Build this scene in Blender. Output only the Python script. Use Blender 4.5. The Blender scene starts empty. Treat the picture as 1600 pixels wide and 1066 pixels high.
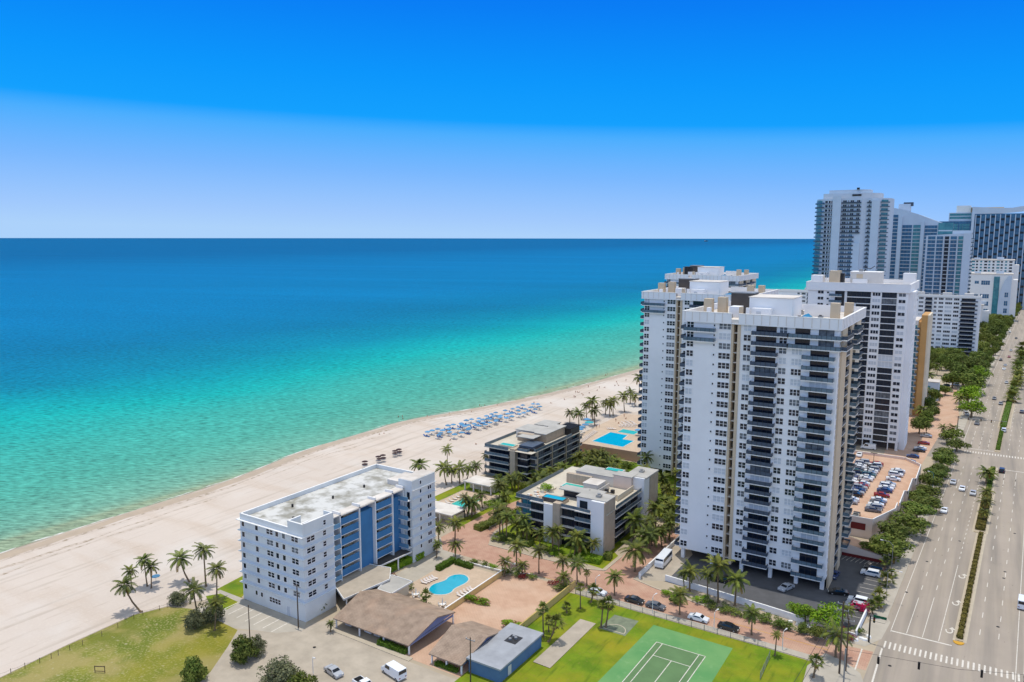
import bpy, bmesh, math, random
from mathutils import Vector, Matrix
rad = math.radians
S = bpy.context.scene
COL = S.collection
random.seed(7)

# ------------------------------------------------------------------ camera
F, CH = 1195.0, 88.0                      # focal length in photo pixels (1600 wide), height in metres
PITCH = math.atan(161 / F)
YAW = math.atan((1565 - 800) * math.cos(PITCH) / F)
cam_data = bpy.data.cameras.new('camera')
cam = bpy.data.objects.new('camera', cam_data)
COL.objects.link(cam)
cam.location = (0, 0, CH)
cam.rotation_euler = (math.pi / 2 - PITCH, rad(-0.06), YAW)
cam_data.sensor_width = 36.0
cam_data.lens = 36.0 * F / 1600
cam_data.clip_start = 1.0
cam_data.clip_end = 300000
S.camera = cam

# ------------------------------------------------------------------ sky, sun, exposure
SUN_DIR = Vector((-0.088, 0.085, 1.0)).normalized()
SUN_EL = math.asin(SUN_DIR.z)
SUN_AZ = math.atan2(SUN_DIR.x, SUN_DIR.y)
W = bpy.data.worlds.new('World'); S.world = W; W.use_nodes = True
wn, wl = W.node_tree.nodes, W.node_tree.links
wn.clear()
def lin(c):
    return tuple(((v / 255) / 12.92 if v / 255 <= .04045 else ((v / 255 + .055) / 1.055) ** 2.4) for v in c[:3])
sky = wn.new('ShaderNodeTexSky'); sky.sky_type = 'NISHITA'; sky.sun_disc = False
sky.sun_elevation = SUN_EL; sky.sun_rotation = SUN_AZ; sky.air_density = 1.0; sky.dust_density = 0.3; sky.ozone_density = 2.0
geo = wn.new('ShaderNodeTexCoord'); sep = wn.new('ShaderNodeSeparateXYZ')
wl.new(geo.outputs['Generated'], sep.inputs[0])
# the clear blue above a paler band of sea air near the horizon
mth = wn.new('ShaderNodeMath'); mth.operation = 'MULTIPLY_ADD'
wl.new(sep.outputs['X'], mth.inputs[0]); mth.inputs[1].default_value = 0.036; wl.new(sep.outputs['Z'], mth.inputs[2])
ad = wn.new('ShaderNodeMath'); ad.operation = 'ADD'; ad.inputs[1].default_value = 0.016
wl.new(mth.outputs[0], ad.inputs[0])
ramp = wn.new('ShaderNodeValToRGB'); cr = ramp.color_ramp
SKYC = [(0.0, (172, 210, 252)), (0.022, (160, 201, 254)), (0.075, (122, 184, 255)), (0.124, (74, 174, 255)), (0.141, (8, 160, 255)),
        (0.19, (0, 150, 253)), (0.27, (0, 126, 246)), (0.33, (0, 108, 236)), (0.40, 1.42), (0.5, 1.36), (0.62, .62), (1.0, .30)]
while len(cr.elements) < len(SKYC): cr.elements.new(0.5)
for e, (p, c) in zip(cr.elements, SKYC):
    e.position = p; e.color = (*lin(c), 1) if isinstance(c, tuple) else (c * .84, c * .99, c * 1.24, 1)   # plain-number stops: bright band added above the view to lighten shaded facades
wl.new(ad.outputs[0], ramp.inputs[0])
mix = wn.new('ShaderNodeMixRGB'); mix.blend_type = 'MIX'; mix.inputs[0].default_value = 0.985
nsc = wn.new('ShaderNodeMixRGB'); nsc.blend_type = 'MULTIPLY'; nsc.inputs[0].default_value = 1; nsc.inputs[2].default_value = (.1, .1, .1, 1)
wl.new(sky.outputs[0], nsc.inputs[1])
wl.new(nsc.outputs[0], mix.inputs[1]); wl.new(ramp.outputs[0], mix.inputs[2])
bg = wn.new('ShaderNodeBackground'); bg.inputs['Strength'].default_value = 1.0
wl.new(mix.outputs[0], bg.inputs['Color'])
wo = wn.new('ShaderNodeOutputWorld'); wl.new(bg.outputs[0], wo.inputs['Surface'])

sd = bpy.data.lights.new('sun', 'SUN'); sd.energy = 2.75; sd.angle = rad(0.53); sd.color = (1.0, 0.955, 0.88)
so = bpy.data.objects.new('sun', sd); COL.objects.link(so)
so.rotation_euler = SUN_DIR.to_track_quat('Z', 'Y').to_euler()
S.view_settings.view_transform = 'Standard'; S.view_settings.look = 'None'
S.view_settings.exposure = 0.0; S.view_settings.gamma = 1.0

# ------------------------------------------------------------------ ground geometry from the view
def ray(x, y):
    f = F * math.cos(PITCH) + (533 - y) * math.sin(PITCH)
    z = -F * math.sin(PITCH) + (533 - y) * math.cos(PITCH); r = x - 800
    return (-math.sin(YAW) * f + math.cos(YAW) * r, math.cos(YAW) * f + math.sin(YAW) * r, z)
def at(x, y, z=0.0):
    d = ray(x, y); t = (z - CH) / d[2]; return (d[0] * t, d[1] * t)
def zat(x, y, X, Y):
    d = ray(x, y); t = (X * d[0] + Y * d[1]) / (d[0] ** 2 + d[1] ** 2); return CH + d[2] * t
def onY(x, y, Yf):
    d = ray(x, y); t = Yf / d[1]; return d[0] * t, CH + d[2] * t
RT = Vector((math.cos(YAW), math.sin(YAW), 0)); FW = Vector((-math.sin(YAW), math.cos(YAW), 0))

# ------------------------------------------------------------------ materials
MATS = {}
GROUND = True
def mat(name, rgb, rough=0.8, var=0.12, scale=0.5, detail=4, spec=0.3, metal=0.0, rgb2=None, bump=0.0, bscale=None, rnd=0.0, hue=0.0, fac=None, coat=0.0, trans=0.0):
    m = bpy.data.materials.new(name); m.use_nodes = True
    n, l = m.node_tree.nodes, m.node_tree.links
    b = n['Principled BSDF']; b.inputs['Roughness'].default_value = rough
    b.inputs['Specular IOR Level'].default_value = spec; b.inputs['Metallic'].default_value = metal
    b.inputs['Coat Weight'].default_value = coat
    K_ = .75 if GROUND else 1.0
    c1 = tuple(v * K_ for v in lin(rgb)); c2 = tuple(v * K_ for v in lin(rgb2)) if rgb2 else tuple(v * (1 - var) for v in c1)
    if not rgb2: c1 = tuple(min(1, v * (1 + var * .5)) for v in c1)
    g = n.new('ShaderNodeNewGeometry')
    nz = n.new('ShaderNodeTexNoise'); nz.inputs['Scale'].default_value = scale; nz.inputs['Detail'].default_value = detail; nz.inputs['Roughness'].default_value = .6
    l.new(g.outputs['Position'], nz.inputs['Vector'])
    rp = n.new('ShaderNodeValToRGB'); rp.color_ramp.elements[0].position = .35; rp.color_ramp.elements[1].position = .65
    if fac: rp.color_ramp.elements[0].position, rp.color_ramp.elements[1].position = fac
    rp.color_ramp.elements[0].color = (*c2, 1); rp.color_ramp.elements[1].color = (*c1, 1)
    l.new(nz.outputs['Fac'], rp.inputs[0]); out = rp.outputs[0]
    if rnd or hue:
        oi = n.new('ShaderNodeObjectInfo'); hs = n.new('ShaderNodeHueSaturation')
        mr = n.new('ShaderNodeMapRange'); mr.inputs['To Min'].default_value = 1 - rnd; mr.inputs['To Max'].default_value = 1 + rnd
        mh = n.new('ShaderNodeMapRange'); mh.inputs['To Min'].default_value = .5 - hue; mh.inputs['To Max'].default_value = .5 + hue
        fr = n.new('ShaderNodeMath'); fr.operation = 'MULTIPLY'; fr.inputs[1].default_value = 7.31
        f2 = n.new('ShaderNodeMath'); f2.operation = 'FRACT'
        l.new(oi.outputs['Random'], mr.inputs['Value']); l.new(oi.outputs['Random'], fr.inputs[0]); l.new(fr.outputs[0], f2.inputs[0]); l.new(f2.outputs[0], mh.inputs['Value'])
        l.new(mr.outputs[0], hs.inputs['Value']); l.new(mh.outputs[0], hs.inputs['Hue']); l.new(out, hs.inputs['Color']); out = hs.outputs[0]
    l.new(out, b.inputs['Base Color'])
    if bump:
        nb = n.new('ShaderNodeTexNoise'); nb.inputs['Scale'].default_value = bscale or scale * 4; nb.inputs['Detail'].default_value = 3
        l.new(g.outputs['Position'], nb.inputs['Vector'])
        bp = n.new('ShaderNodeBump'); bp.inputs['Strength'].default_value = bump; bp.inputs['Distance'].default_value = .1
        l.new(nb.outputs['Fac'], bp.inputs['Height']); l.new(bp.outputs[0], b.inputs['Normal'])
    if trans:
        b.inputs['Subsurface Weight'].default_value = 0
    MATS[name] = m
    return m

def overlay(name, rgb, scale, lo, hi, amt, stretch=(1, 1, 1), rot=0.0):
    """second, larger or finer noise laid over a material's colour: wear, stains, tyre polish"""
    m = MATS[name]; n, l = m.node_tree.nodes, m.node_tree.links; b = n['Principled BSDF']
    src = b.inputs['Base Color'].links[0].from_socket
    g = n.new('ShaderNodeNewGeometry'); mp = n.new('ShaderNodeMapping'); mp.inputs['Scale'].default_value = stretch; mp.inputs['Rotation'].default_value = (0, 0, rot)
    l.new(g.outputs['Position'], mp.inputs['Vector'])
    nz = n.new('ShaderNodeTexNoise'); nz.inputs['Scale'].default_value = scale; nz.inputs['Detail'].default_value = 5
    l.new(mp.outputs[0], nz.inputs['Vector'])
    mr = n.new('ShaderNodeMapRange'); mr.inputs['From Min'].default_value = lo; mr.inputs['From Max'].default_value = hi; mr.inputs['To Max'].default_value = amt
    l.new(nz.outputs['Fac'], mr.inputs['Value'])
    mx = n.new('ShaderNodeMixRGB'); mx.inputs[2].default_value = (*[v * (.75 if GROUND else 1) for v in lin(rgb)], 1)
    l.new(mr.outputs[0], mx.inputs[0]); l.new(src, mx.inputs[1]); l.new(mx.outputs[0], b.inputs['Base Color'])

def bricks(name, rgb, sx, sy, amt=.25, rot=0.0):
    """joint lines of pavers"""
    m = MATS[name]; n, l = m.node_tree.nodes, m.node_tree.links; b = n['Principled BSDF']
    src = b.inputs['Base Color'].links[0].from_socket
    g = n.new('ShaderNodeNewGeometry'); br = n.new('ShaderNodeTexBrick'); br.inputs['Scale'].default_value = 1
    br.inputs['Brick Width'].default_value = sx; br.inputs['Row Height'].default_value = sy; br.inputs['Mortar Size'].default_value = .04
    br.inputs['Color1'].default_value = (1, 1, 1, 1); br.inputs['Color2'].default_value = (.86, .86, .86, 1); br.inputs['Mortar'].default_value = (*lin(rgb), 1)
    l.new(g.outputs['Position'], br.inputs['Vector'])
    mx = n.new('ShaderNodeMixRGB'); mx.blend_type = 'MULTIPLY'; mx.inputs[0].default_value = amt
    l.new(src, mx.inputs[1]); l.new(br.outputs['Color'], mx.inputs[2]); l.new(mx.outputs[0], b.inputs['Base Color'])

mat('sand', (234, 218, 202), .95, .05, .03, 6, spec=.1, bump=.5, bscale=1.3)
overlay('sand', (214, 190, 166), .11, .5, .75, .6, (.25, 1, 1), .1)
overlay('sand', (240, 226, 208), 1.6, .52, .7, .5); overlay('sand', (206, 190, 172), .45, .54, .7, .7, (1, .05, 1), rad(-4)); overlay('sand', (198, 180, 160), .9, .6, .7, .4, (1, .12, 1), rad(14)); overlay('sand', (244, 236, 226), .035, .5, .65, .5)
mat('wet_sand', (208, 184, 152), .5, .1, .2, spec=.4)
mat('seaweed', (158, 138, 108), .95, .2, .6, rgb2=(226, 208, 190), fac=(.45, .7))
mat('foam', (244, 242, 232), .9, .05, .12, rgb2=(168, 176, 146), fac=(.42, .56))
mat('earth', (205, 188, 162), .95, .12, .08)
mat('concrete', (205, 195, 178), .9, .10, .3, bump=.2)
mat('concrete_grey', (204, 190, 170), .9, .14, .25)
mat('asphalt', (190, 176, 160), .9, .08, .06, 5, spec=.25)
overlay('asphalt', (146, 138, 128), .35, .42, .7, .7, (1, .035, 1), rad(3.2))
overlay('asphalt', (198, 184, 160), .9, .5, .75, .35, (1, .05, 1), rad(3.2))
overlay('asphalt', (120, 110, 100), 1.4, .68, .76, .6, (1, .3, 1))
mat('dark_asphalt', (104, 104, 106), .9, .15, .3)
mat('white_paint', (246, 238, 224), .8, .12, 2.0, rgb2=(205, 192, 172), fac=(.3, .48))
mat('yellow_paint', (236, 178, 60), .8, .15, 1.0)
mat('brick_road', (222, 178, 152), .9, .12, .35, rgb2=(206, 158, 134))
overlay('brick_road', (232, 198, 170), .12, .45, .7, .5)
bricks('brick_road', (120, 90, 75), .9, .45)
mat('brick_lot', (234, 194, 164), .9, .1, .3, rgb2=(220, 178, 148))
overlay('brick_lot', (240, 208, 180), .1, .45, .7, .6)
bricks('brick_lot', (130, 95, 80), .9, .45)
mat('kerb', (214, 200, 176), .85, .08, .5)
mat('yellow_kerb', (214, 186, 112), .85, .2, .5)
mat('pool_deck', (226, 200, 172), .9, .08, .4); bricks('pool_deck', (170, 145, 120), 1.2, 1.2, .2)
mat('grass', (132, 158, 26), .95, .2, .25, rgb2=(104, 136, 18), bump=.6, bscale=3)
overlay('grass', (184, 164, 36), .10, .42, .8, .8); overlay('grass', (156, 138, 70), 1.2, .58, .72, .45)
overlay('grass', (74, 104, 14), .9, .55, .7, .5, (1, .12, 1), rad(12))
mat('dry_grass', (158, 156, 62), .95, .2, .10, rgb2=(112, 126, 36), bump=.8, bscale=2.5)
overlay('dry_grass', (200, 186, 128), 1.9, .5, .68, .65); overlay('dry_grass', (120, 128, 44), .05, .5, .62, .8); overlay('dry_grass', (184, 166, 104), .11, .46, .6, .75); overlay('dry_grass', (208, 196, 160), .9, .62, .7, .5)
overlay('dry_grass', (160, 150, 42), .06, .5, .7, .7)
mat('court_green', (104, 164, 98), .9, .1, .12, rgb2=(126, 176, 108))
overlay('court_green', (150, 190, 130), .5, .6, .75, .5)
mat('court_play', (112, 146, 96), .9, .1, .3)
mat('court_worn', (126, 134, 112), .95, .15, .6, rgb2=(150, 158, 130))
mat('pool_water', (0, 186, 214), .12, .08, .5, spec=.15, bump=.15, bscale=1.5)
mat('pool_water_teal', (70, 205, 185), .12, .08, .5, spec=.15, bump=.15, bscale=1.5)
mat('pool_rim', (236, 226, 208), .7, .05, 1)
# buildings
GROUND = False
mat('white_wall', (238, 237, 236), .75, .05, .12)
mat('off_white', (216, 210, 202), .8, .07, .2)
mat('roof_white', (224, 216, 206), .85, .12, .15, rgb2=(196, 186, 174))
mat('roof_grey', (180, 176, 168), .85, .15, .2)
mat('roof_stained', (206, 204, 198), .9, .3, .22, rgb2=(150, 146, 134), fac=(.38, .58))
overlay('roof_stained', (110, 106, 88), .45, .62, .74, .6)
mat('tan_wall', (206, 186, 158), .85, .06, .2)
mat('stone', (190, 172, 150), .85, .1, .6); bricks('stone', (140, 125, 105), 1.0, .5, .3)
mat('beige_wall', (216, 202, 178), .85, .08, .2)
mat('pink_wall', (224, 204, 188), .85, .06, .2)
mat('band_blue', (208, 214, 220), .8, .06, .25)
mat('hut_roof', (160, 162, 166), .85, .15, .3)
mat('hut_wall', (92, 122, 158), .85, .1, .4)
mat('terrace_tile', (204, 194, 176), .85, .1, .4)
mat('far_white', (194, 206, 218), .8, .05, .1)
mat('podium_wall', (190, 150, 130), .85, .08, .3)
mat('yellow_wall', (218, 188, 126), .85, .08, .3)
mat('blue_wall', (70, 126, 172), .8, .12, .25)
mat('blue_mid', (112, 156, 188), .8, .1, .25)
mat('pale_blue_wall', (222, 224, 222), .8, .06, .25)
mat('ledge', (236, 234, 230), .8, .04, .5)
mat('dark_grey', (90, 84, 80), .9, .1, .3)  # plain dark grey for back walls, plant rooms, walkway roof and ship
mat('glass_dark', (20, 28, 42), .12, .3, .7, spec=.4, rgb2=(36, 44, 56))
mat('glass_blue', (58, 112, 146), .15, .3, .35, spec=.7, rgb2=(40, 84, 118))
mat('glass_teal', (74, 142, 150), .15, .3, .25, spec=.7, rgb2=(50, 112, 128))
mat('curtain', (120, 124, 126), .5, .3, .8, rgb2=(70, 76, 84), spec=.5)
mat('shutter', (200, 204, 208), .7, .05, .5)
mat('rail_dark', (70, 82, 98), .5, .2, .8, spec=.4)
mat('rail_glass', (98, 120, 134), .3, .2, .5, spec=.5, rgb2=(72, 96, 112))
mat('metal_grey', (150, 150, 150), .5, .1, 1, metal=.3)
mat('dark_metal', (46, 44, 44), .5, .1, 1)
mat('wood_pole', (98, 82, 66), .9, .2, 2)
mat('trunk_brown', (128, 108, 84), .95, .2, 2.5)
mat('roof_shingle', (174, 152, 132), .9, .12, .5, rgb2=(148, 128, 110))
bricks('roof_shingle', (90, 64, 50), 1.0, .35, .35)
overlay('roof_shingle', (190, 156, 130), .2, .5, .7, .4)
mat('gable_blue', (124, 138, 180), .85, .08, .3)
mat('red_panel', (112, 40, 38), .8, .1, .5)
mat('terracotta', (226, 180, 146), .85, .12, .4)
mat('orange_wall', (196, 150, 94), .85, .08, .2)
# vegetation
mat('palm_leaf', (120, 124, 42), .7, .3, .6, rgb2=(54, 68, 26), rnd=.30, hue=.022, spec=.3)
mat('palm_leaf_dry', (150, 122, 62), .9, .3, 1, rgb2=(110, 88, 44), rnd=.2)
mat('leaf', (120, 128, 54), .8, .3, .9, rgb2=(66, 88, 24), rnd=.28, hue=.015, spec=.3)
mat('leaf_grey', (120, 122, 88), .8, .3, .9, rgb2=(74, 78, 48), rnd=.2)
mat('leaf_bright', (134, 160, 30), .8, .2, .9, rgb2=(86, 122, 20), rnd=.2, spec=.3)
mat('hedge_leaf', (92, 118, 26), .85, .3, 2, rgb2=(54, 78, 16), rnd=.15)
mat('hedge_brown', (112, 100, 40), .9, .3, 1.2, rgb2=(66, 64, 24))
mat('red_leaf', (124, 44, 40), .9, .3, 1)
mat('pink_flower', (214, 30, 90), .8, .2, 1)
# vehicles and small things
for nm, c in dict(car_white=(232, 234, 236), car_silver=(176, 178, 182), car_grey=(96, 98, 104), car_black=(26, 27, 30), car_blue=(36, 60, 110), car_red=(150, 24, 30), car_tan=(160, 148, 128), car_teal=(60, 100, 110)).items():
    mat(nm, c, .3, .03, 1, spec=.5, coat=.6)
mat('tyre', (22, 22, 23), .9, .1, 2); mat('car_glass', (18, 24, 32), .08, .1, 1, spec=.8)
mat('tail_red', (150, 10, 10), .4, .1, 1); mat('head_lamp', (235, 235, 225), .2, .05, 1)
mat('umbrella_blue', (92, 146, 184), .8, .1, 1, rnd=.2); mat('umbrella_black', (64, 44, 44), .85, .1, 1); mat('umbrella_teal', (60, 170, 175), .8, .1, 1)
mat('lounger_cloth', (226, 214, 204), .8, .1, 1); mat('lounger_blue', (52, 112, 180), .8, .1, 1)
mat('skin', (178, 122, 92), .7, .1, 3); mat('swim_dark', (40, 44, 60), .8, .1, 3); mat('swim_red', (170, 60, 60), .8, .1, 3); mat('hair', (40, 28, 20), .9, .1, 3)
mat('plank_grey', (150, 140, 124), .9, .2, 2)
mat('sign_green', (18, 92, 60), .6, .05, 1); mat('signal_black', (28, 26, 26), .6, .1, 1); mat('signal_yellow', (200, 150, 30), .6, .1, 1)

# ------------------------------------------------------------------ mesh building
def parts(name, root, boxes, m):
    for b_ in boxes: q = MB(); q.box(*b_, m); q.build(name, root)
class MB:
    def __init__(s): s.v = []; s.f = []; s.m = []; s.ms = []; s.T = None
    def mi(s, m):
        if m not in s.ms: s.ms.append(m)
        return s.ms.index(m)
    def add(s, vs, fs, m):
        b = len(s.v)
        if s.T is not None:
            ox, oy, oz, c, sn = s.T
            vs = [(ox + x * c - y * sn, oy + x * sn + y * c, oz + z) for x, y, z in vs]
        s.v += vs; k = s.mi(m)
        for f in fs: s.f.append(tuple(b + i for i in f)); s.m.append(k)
    def at(s, o=(0, 0, 0), r=0): s.T = (o[0], o[1], o[2], math.cos(r), math.sin(r)); return s
    def box(s, x0, y0, z0, x1, y1, z1, m, nobottom=False):
        vs = [(x0, y0, z0), (x1, y0, z0), (x1, y1, z0), (x0, y1, z0), (x0, y0, z1), (x1, y0, z1), (x1, y1, z1), (x0, y1, z1)]
        fs = [(0, 1, 5, 4), (1, 2, 6, 5), (2, 3, 7, 6), (3, 0, 4, 7), (4, 5, 6, 7), (3, 2, 1, 0)]
        s.add(vs, fs, m); return s
    def poly(s, pts, z, m):
        pts = ccw(pts); s.add([(p[0], p[1], z) for p in pts], [tuple(range(len(pts)))], m); return s
    def prism(s, pts, z0, z1, m, top=None):
        pts = ccw(pts); n = len(pts)
        s.add([(p[0], p[1], z0) for p in pts] + [(p[0], p[1], z1) for p in pts], [(i, (i + 1) % n, n + (i + 1) % n, n + i) for i in range(n)] + [tuple(range(n - 1, -1, -1))], m)
        s.add([(p[0], p[1], z1) for p in pts], [tuple(range(n))], top or m); return s
    def quad(s, a, b, c, d, m): s.add([a, b, c, d], [(0, 1, 2, 3)], m); return s
    def tube(s, pts, rs, m, n=6, cap=True):
        pts = [Vector(p) for p in pts]
        if not isinstance(rs, (list, tuple)): rs = [rs] * len(pts)
        vs = []; fs = []
        for i, p in enumerate(pts):
            d = (pts[min(i + 1, len(pts) - 1)] - pts[max(i - 1, 0)]).normalized()
            u = d.cross(Vector((0, 0, 1)) if abs(d.z) < .9 else Vector((1, 0, 0))).normalized(); w = d.cross(u)
            for k in range(n):
                a = 2 * math.pi * k / n; q = p + (u * math.cos(a) + w * math.sin(a)) * rs[i]; vs.append(tuple(q))
        for i in range(len(pts) - 1):
            for k in range(n): fs.append((i * n + k, i * n + (k + 1) % n, (i + 1) * n + (k + 1) % n, (i + 1) * n + k))
        if cap: fs += [tuple(range(n)), tuple(range(len(pts) * n - 1, (len(pts) - 1) * n - 1, -1))]
        s.add(vs, fs, m); return s
    def mesh(s, name):
        me = bpy.data.meshes.new(name); me.from_pydata(s.v, [], s.f)
        for k in s.ms: me.materials.append(MATS[k])
        me.polygons.foreach_set('material_index', s.m); me.update()
        return me
    def build(s, name, parent=None, loc=None, rz=0.0):
        return link(name, s.mesh(name), parent, loc, rz)
def ccw(p):
    a = sum(p[i][0] * p[(i + 1) % len(p)][1] - p[(i + 1) % len(p)][0] * p[i][1] for i in range(len(p)))
    return list(p) if a > 0 else list(reversed(p))
def link(name, me, parent=None, loc=None, rz=0.0, sc=None):
    o = bpy.data.objects.new(name, me); COL.objects.link(o)
    if parent: o.parent = parent
    if loc: o.location = loc
    if rz: o.rotation_euler = (0, 0, rz)
    if sc: o.scale = sc if isinstance(sc, (tuple, list)) else (sc, sc, sc)
    return o
def thing(name, label, cat, loc=(0, 0, 0), rz=0.0, group=None, sc=None):
    o = link(name, None, None, loc, rz, sc); return tag(o, label, cat, group)
def tag(o, label, cat, group=None):
    o['label'] = label; o['category'] = cat
    if group: o['group'] = group
    return o
def struct(name, mb):
    o = mb.build(name); o['kind'] = 'structure'; return o
def dup_tree(o, parent=None):
    c = o.copy(); COL.objects.link(c); c.parent = parent
    for ch in o.children: dup_tree(ch, c)
    return c
ORD = ['first', 'second', 'third', 'fourth', 'fifth', 'sixth', 'seventh', 'eighth', 'ninth', 'tenth', 'eleventh', 'twelfth', 'thirteenth', 'fourteenth', 'fifteenth', 'sixteenth', 'seventeenth', 'eighteenth', 'nineteenth', 'twentieth']
TENS = ['', '', 'twenty', 'thirty', 'forty', 'fifty', 'sixty', 'seventy', 'eighty', 'ninety']
def ordn(i):
    if i < 20: return ORD[i]
    if i >= 100: return 'hundred and ' + ordn(i - 100)
    if i == 99: return 'hundredth'
    t_, u = divmod(i + 1, 10)
    return (TENS[t_][:-1] + 'ieth') if u == 0 else TENS[t_] + '-' + ORD[u - 1]
def arr(pts): return [at(*p) for p in pts]
def sheet(name, pts, z, m, px=True):
    return struct(name, MB().poly(arr(pts) if px else pts, z, m))

# ------------------------------------------------------------------ ocean, beach, land
COAST = [(-225, -600), (-228, -100), (-229, 60)] + [at(*p) for p in [(0, 868), (100, 835), (200, 803), (300, 772), (400, 738), (470, 706), (560, 680), (640, 655), (740, 640), (850, 617), (920, 600), (995, 578)]] + \
        [(-190, 600), (-172, 800), (-146, 1100), (-112, 1500), (-60, 2200), (30, 3600), (300, 9000), (1500, 40000)]
def smooth(p, k=2):
    for _ in range(k):
        q = [p[0]]
        for a, b in zip(p, p[1:]): q += [(a[0] * .75 + b[0] * .25, a[1] * .75 + b[1] * .25), (a[0] * .25 + b[0] * .75, a[1] * .25 + b[1] * .75)]
        p = q + [p[-1]]
    return p
CO = smooth(COAST)
m = bpy.data.materials.new('sea_water'); m.use_nodes = True; MATS['sea'] = m
n, l = m.node_tree.nodes, m.node_tree.links; b = n['Principled BSDF']
g = n.new('ShaderNodeNewGeometry'); sx = n.new('ShaderNodeSeparateXYZ'); l.new(g.outputs['Position'], sx.inputs[0])
def mn(op, a=None, b_=None, c=None):
    q = n.new('ShaderNodeMath'); q.operation = op
    for i, v in enumerate((a, b_, c)):
        if v is None: continue
        if isinstance(v, (int, float)): q.inputs[i].default_value = v
        else: l.new(v, q.inputs[i])
    return q.outputs[0]
yc = mn('MINIMUM', sx.outputs['Y'], 1500.0)
d0 = mn('SUBTRACT', mn('MULTIPLY', yc, .085), sx.outputs['X'])
d1 = mn('SUBTRACT', d0, 250.0)
nz = n.new('ShaderNodeTexNoise'); nz.inputs['Scale'].default_value = .006; nz.inputs['Detail'].default_value = 4
l.new(g.outputs['Position'], nz.inputs['Vector'])
d2 = mn('ADD', d1, mn('MULTIPLY', mn('SUBTRACT', nz.outputs['Fac'], .5), mn('MINIMUM', mn('MULTIPLY', mn('MAXIMUM', d1, 0.0), .45), 160.0)))
sc_ = n.new('ShaderNodeMapRange'); l.new(mn('SQRT', mn('MAXIMUM', d2, 0.0)), sc_.inputs['Value']); sc_.inputs['From Max'].default_value = 60.0
rp = n.new('ShaderNodeValToRGB'); rp.color_ramp.interpolation = 'LINEAR'
DC = [(0, (150, 168, 136)), (8, (118, 172, 148)), (40, (84, 170, 150)), (90, (60, 172, 158)), (135, (20, 172, 166)), (175, (4, 156, 164)), (230, (0, 134, 160)), (330, (0, 118, 158)), (560, (0, 121, 172)), (1500, (0, 117, 172)), (3600, (0, 101, 154))]
while len(rp.color_ramp.elements) < len(DC): rp.color_ramp.elements.new(.5)
for e, (p, c) in zip(rp.color_ramp.elements, DC): e.position = math.sqrt(p * (1.14 if p < 600 else 1)) / 60; e.color = (*lin([v * .93 for v in c]), 1)
l.new(sc_.outputs[0], rp.inputs[0])
def wave_uv(ang, su, sv):          # wave crests are long across the wind, short along it
    ca, sa = math.cos(rad(ang)), math.sin(rad(ang)); cb = n.new('ShaderNodeCombineXYZ')
    u = mn('ADD', mn('MULTIPLY', sx.outputs['X'], ca * su), mn('MULTIPLY', sx.outputs['Y'], sa * su)); v = mn('ADD', mn('MULTIPLY', sx.outputs['X'], -sa * sv), mn('MULTIPLY', sx.outputs['Y'], ca * sv))
    l.new(u, cb.inputs[0]); l.new(v, cb.inputs[1]); return cb.outputs[0]
def wnoise(uv, sc, det):
    w = n.new('ShaderNodeTexNoise'); w.inputs['Scale'].default_value = sc; w.inputs['Detail'].default_value = det; w.inputs['Roughness'].default_value = .62; l.new(uv, w.inputs['Vector']); return w.outputs['Fac']
w_a = wnoise(wave_uv(28, .30, 1.0), .30, 5); w_b = wnoise(wave_uv(40, .22, 1.0), .035, 6); w_c = wnoise(wave_uv(20, .15, 1.0), .006, 5)
w_a = wnoise(wave_uv(30, .30, 1.0), .85, 5); w_b = wnoise(wave_uv(40, .4, 1.0), .13, 6)
wsum = mn('ADD', mn('MULTIPLY', w_a, .74), mn('ADD', mn('MULTIPLY', w_b, .14), mn('MULTIPLY', w_c, .12)))
cm = n.new('ShaderNodeMapRange'); l.new(wsum, cm.inputs['Value']); cm.inputs['From Min'].default_value = .36; cm.inputs['From Max'].default_value = .64; cm.inputs['To Min'].default_value = .5; cm.inputs['To Max'].default_value = 1.52
class _W: outputs = {'Fac': w_a}
w1 = _W
hs = n.new('ShaderNodeHueSaturation'); l.new(rp.outputs[0], hs.inputs['Color']); l.new(cm.outputs[0], hs.inputs['Value']); l.new(hs.outputs[0], b.inputs['Base Color'])
b.inputs['Roughness'].default_value = .35; b.inputs['Specular IOR Level'].default_value = .03
bp = n.new('ShaderNodeBump'); bp.inputs['Strength'].default_value = .6; bp.inputs['Distance'].default_value = .6; l.new(w1.outputs['Fac'], bp.inputs['Height']); l.new(bp.outputs[0], b.inputs['Normal'])
df = n.new('ShaderNodeBsdfDiffuse'); l.new(hs.outputs[0], df.inputs['Color']); l.new(bp.outputs[0], df.inputs['Normal'])
gs = n.new('ShaderNodeBsdfGlossy'); gs.inputs['Roughness'].default_value = .3; l.new(bp.outputs[0], gs.inputs['Normal'])
ms = n.new('ShaderNodeMixShader'); ms.inputs[0].default_value = .035; l.new(df.outputs[0], ms.inputs[1]); l.new(gs.outputs[0], ms.inputs[2])
n.remove(b); l.new(ms.outputs[0], n['Material Output'].inputs['Surface'])
mb = MB(); R_ = 130000
mb.poly([(-R_, -3000), (200, -3000), (1500, R_), (-R_, R_)], -.35, 'sea'); struct('sea', mb)
mb = MB()
base = [(60000, -600)] + [(60000, 40000)]
pts = CO + [(60000, 40000), (60000, -600)]
mb.poly(pts, -.06, 'earth')
for a, c in zip(CO, CO[1:]):   # shelving beach under the water
    mb.quad((a[0], a[1], -.06), (a[0] - 9, a[1], -1.4), (c[0] - 9, c[1], -1.4), (c[0], c[1], -.06), 'wet_sand')
struct('ground', mb)
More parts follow.
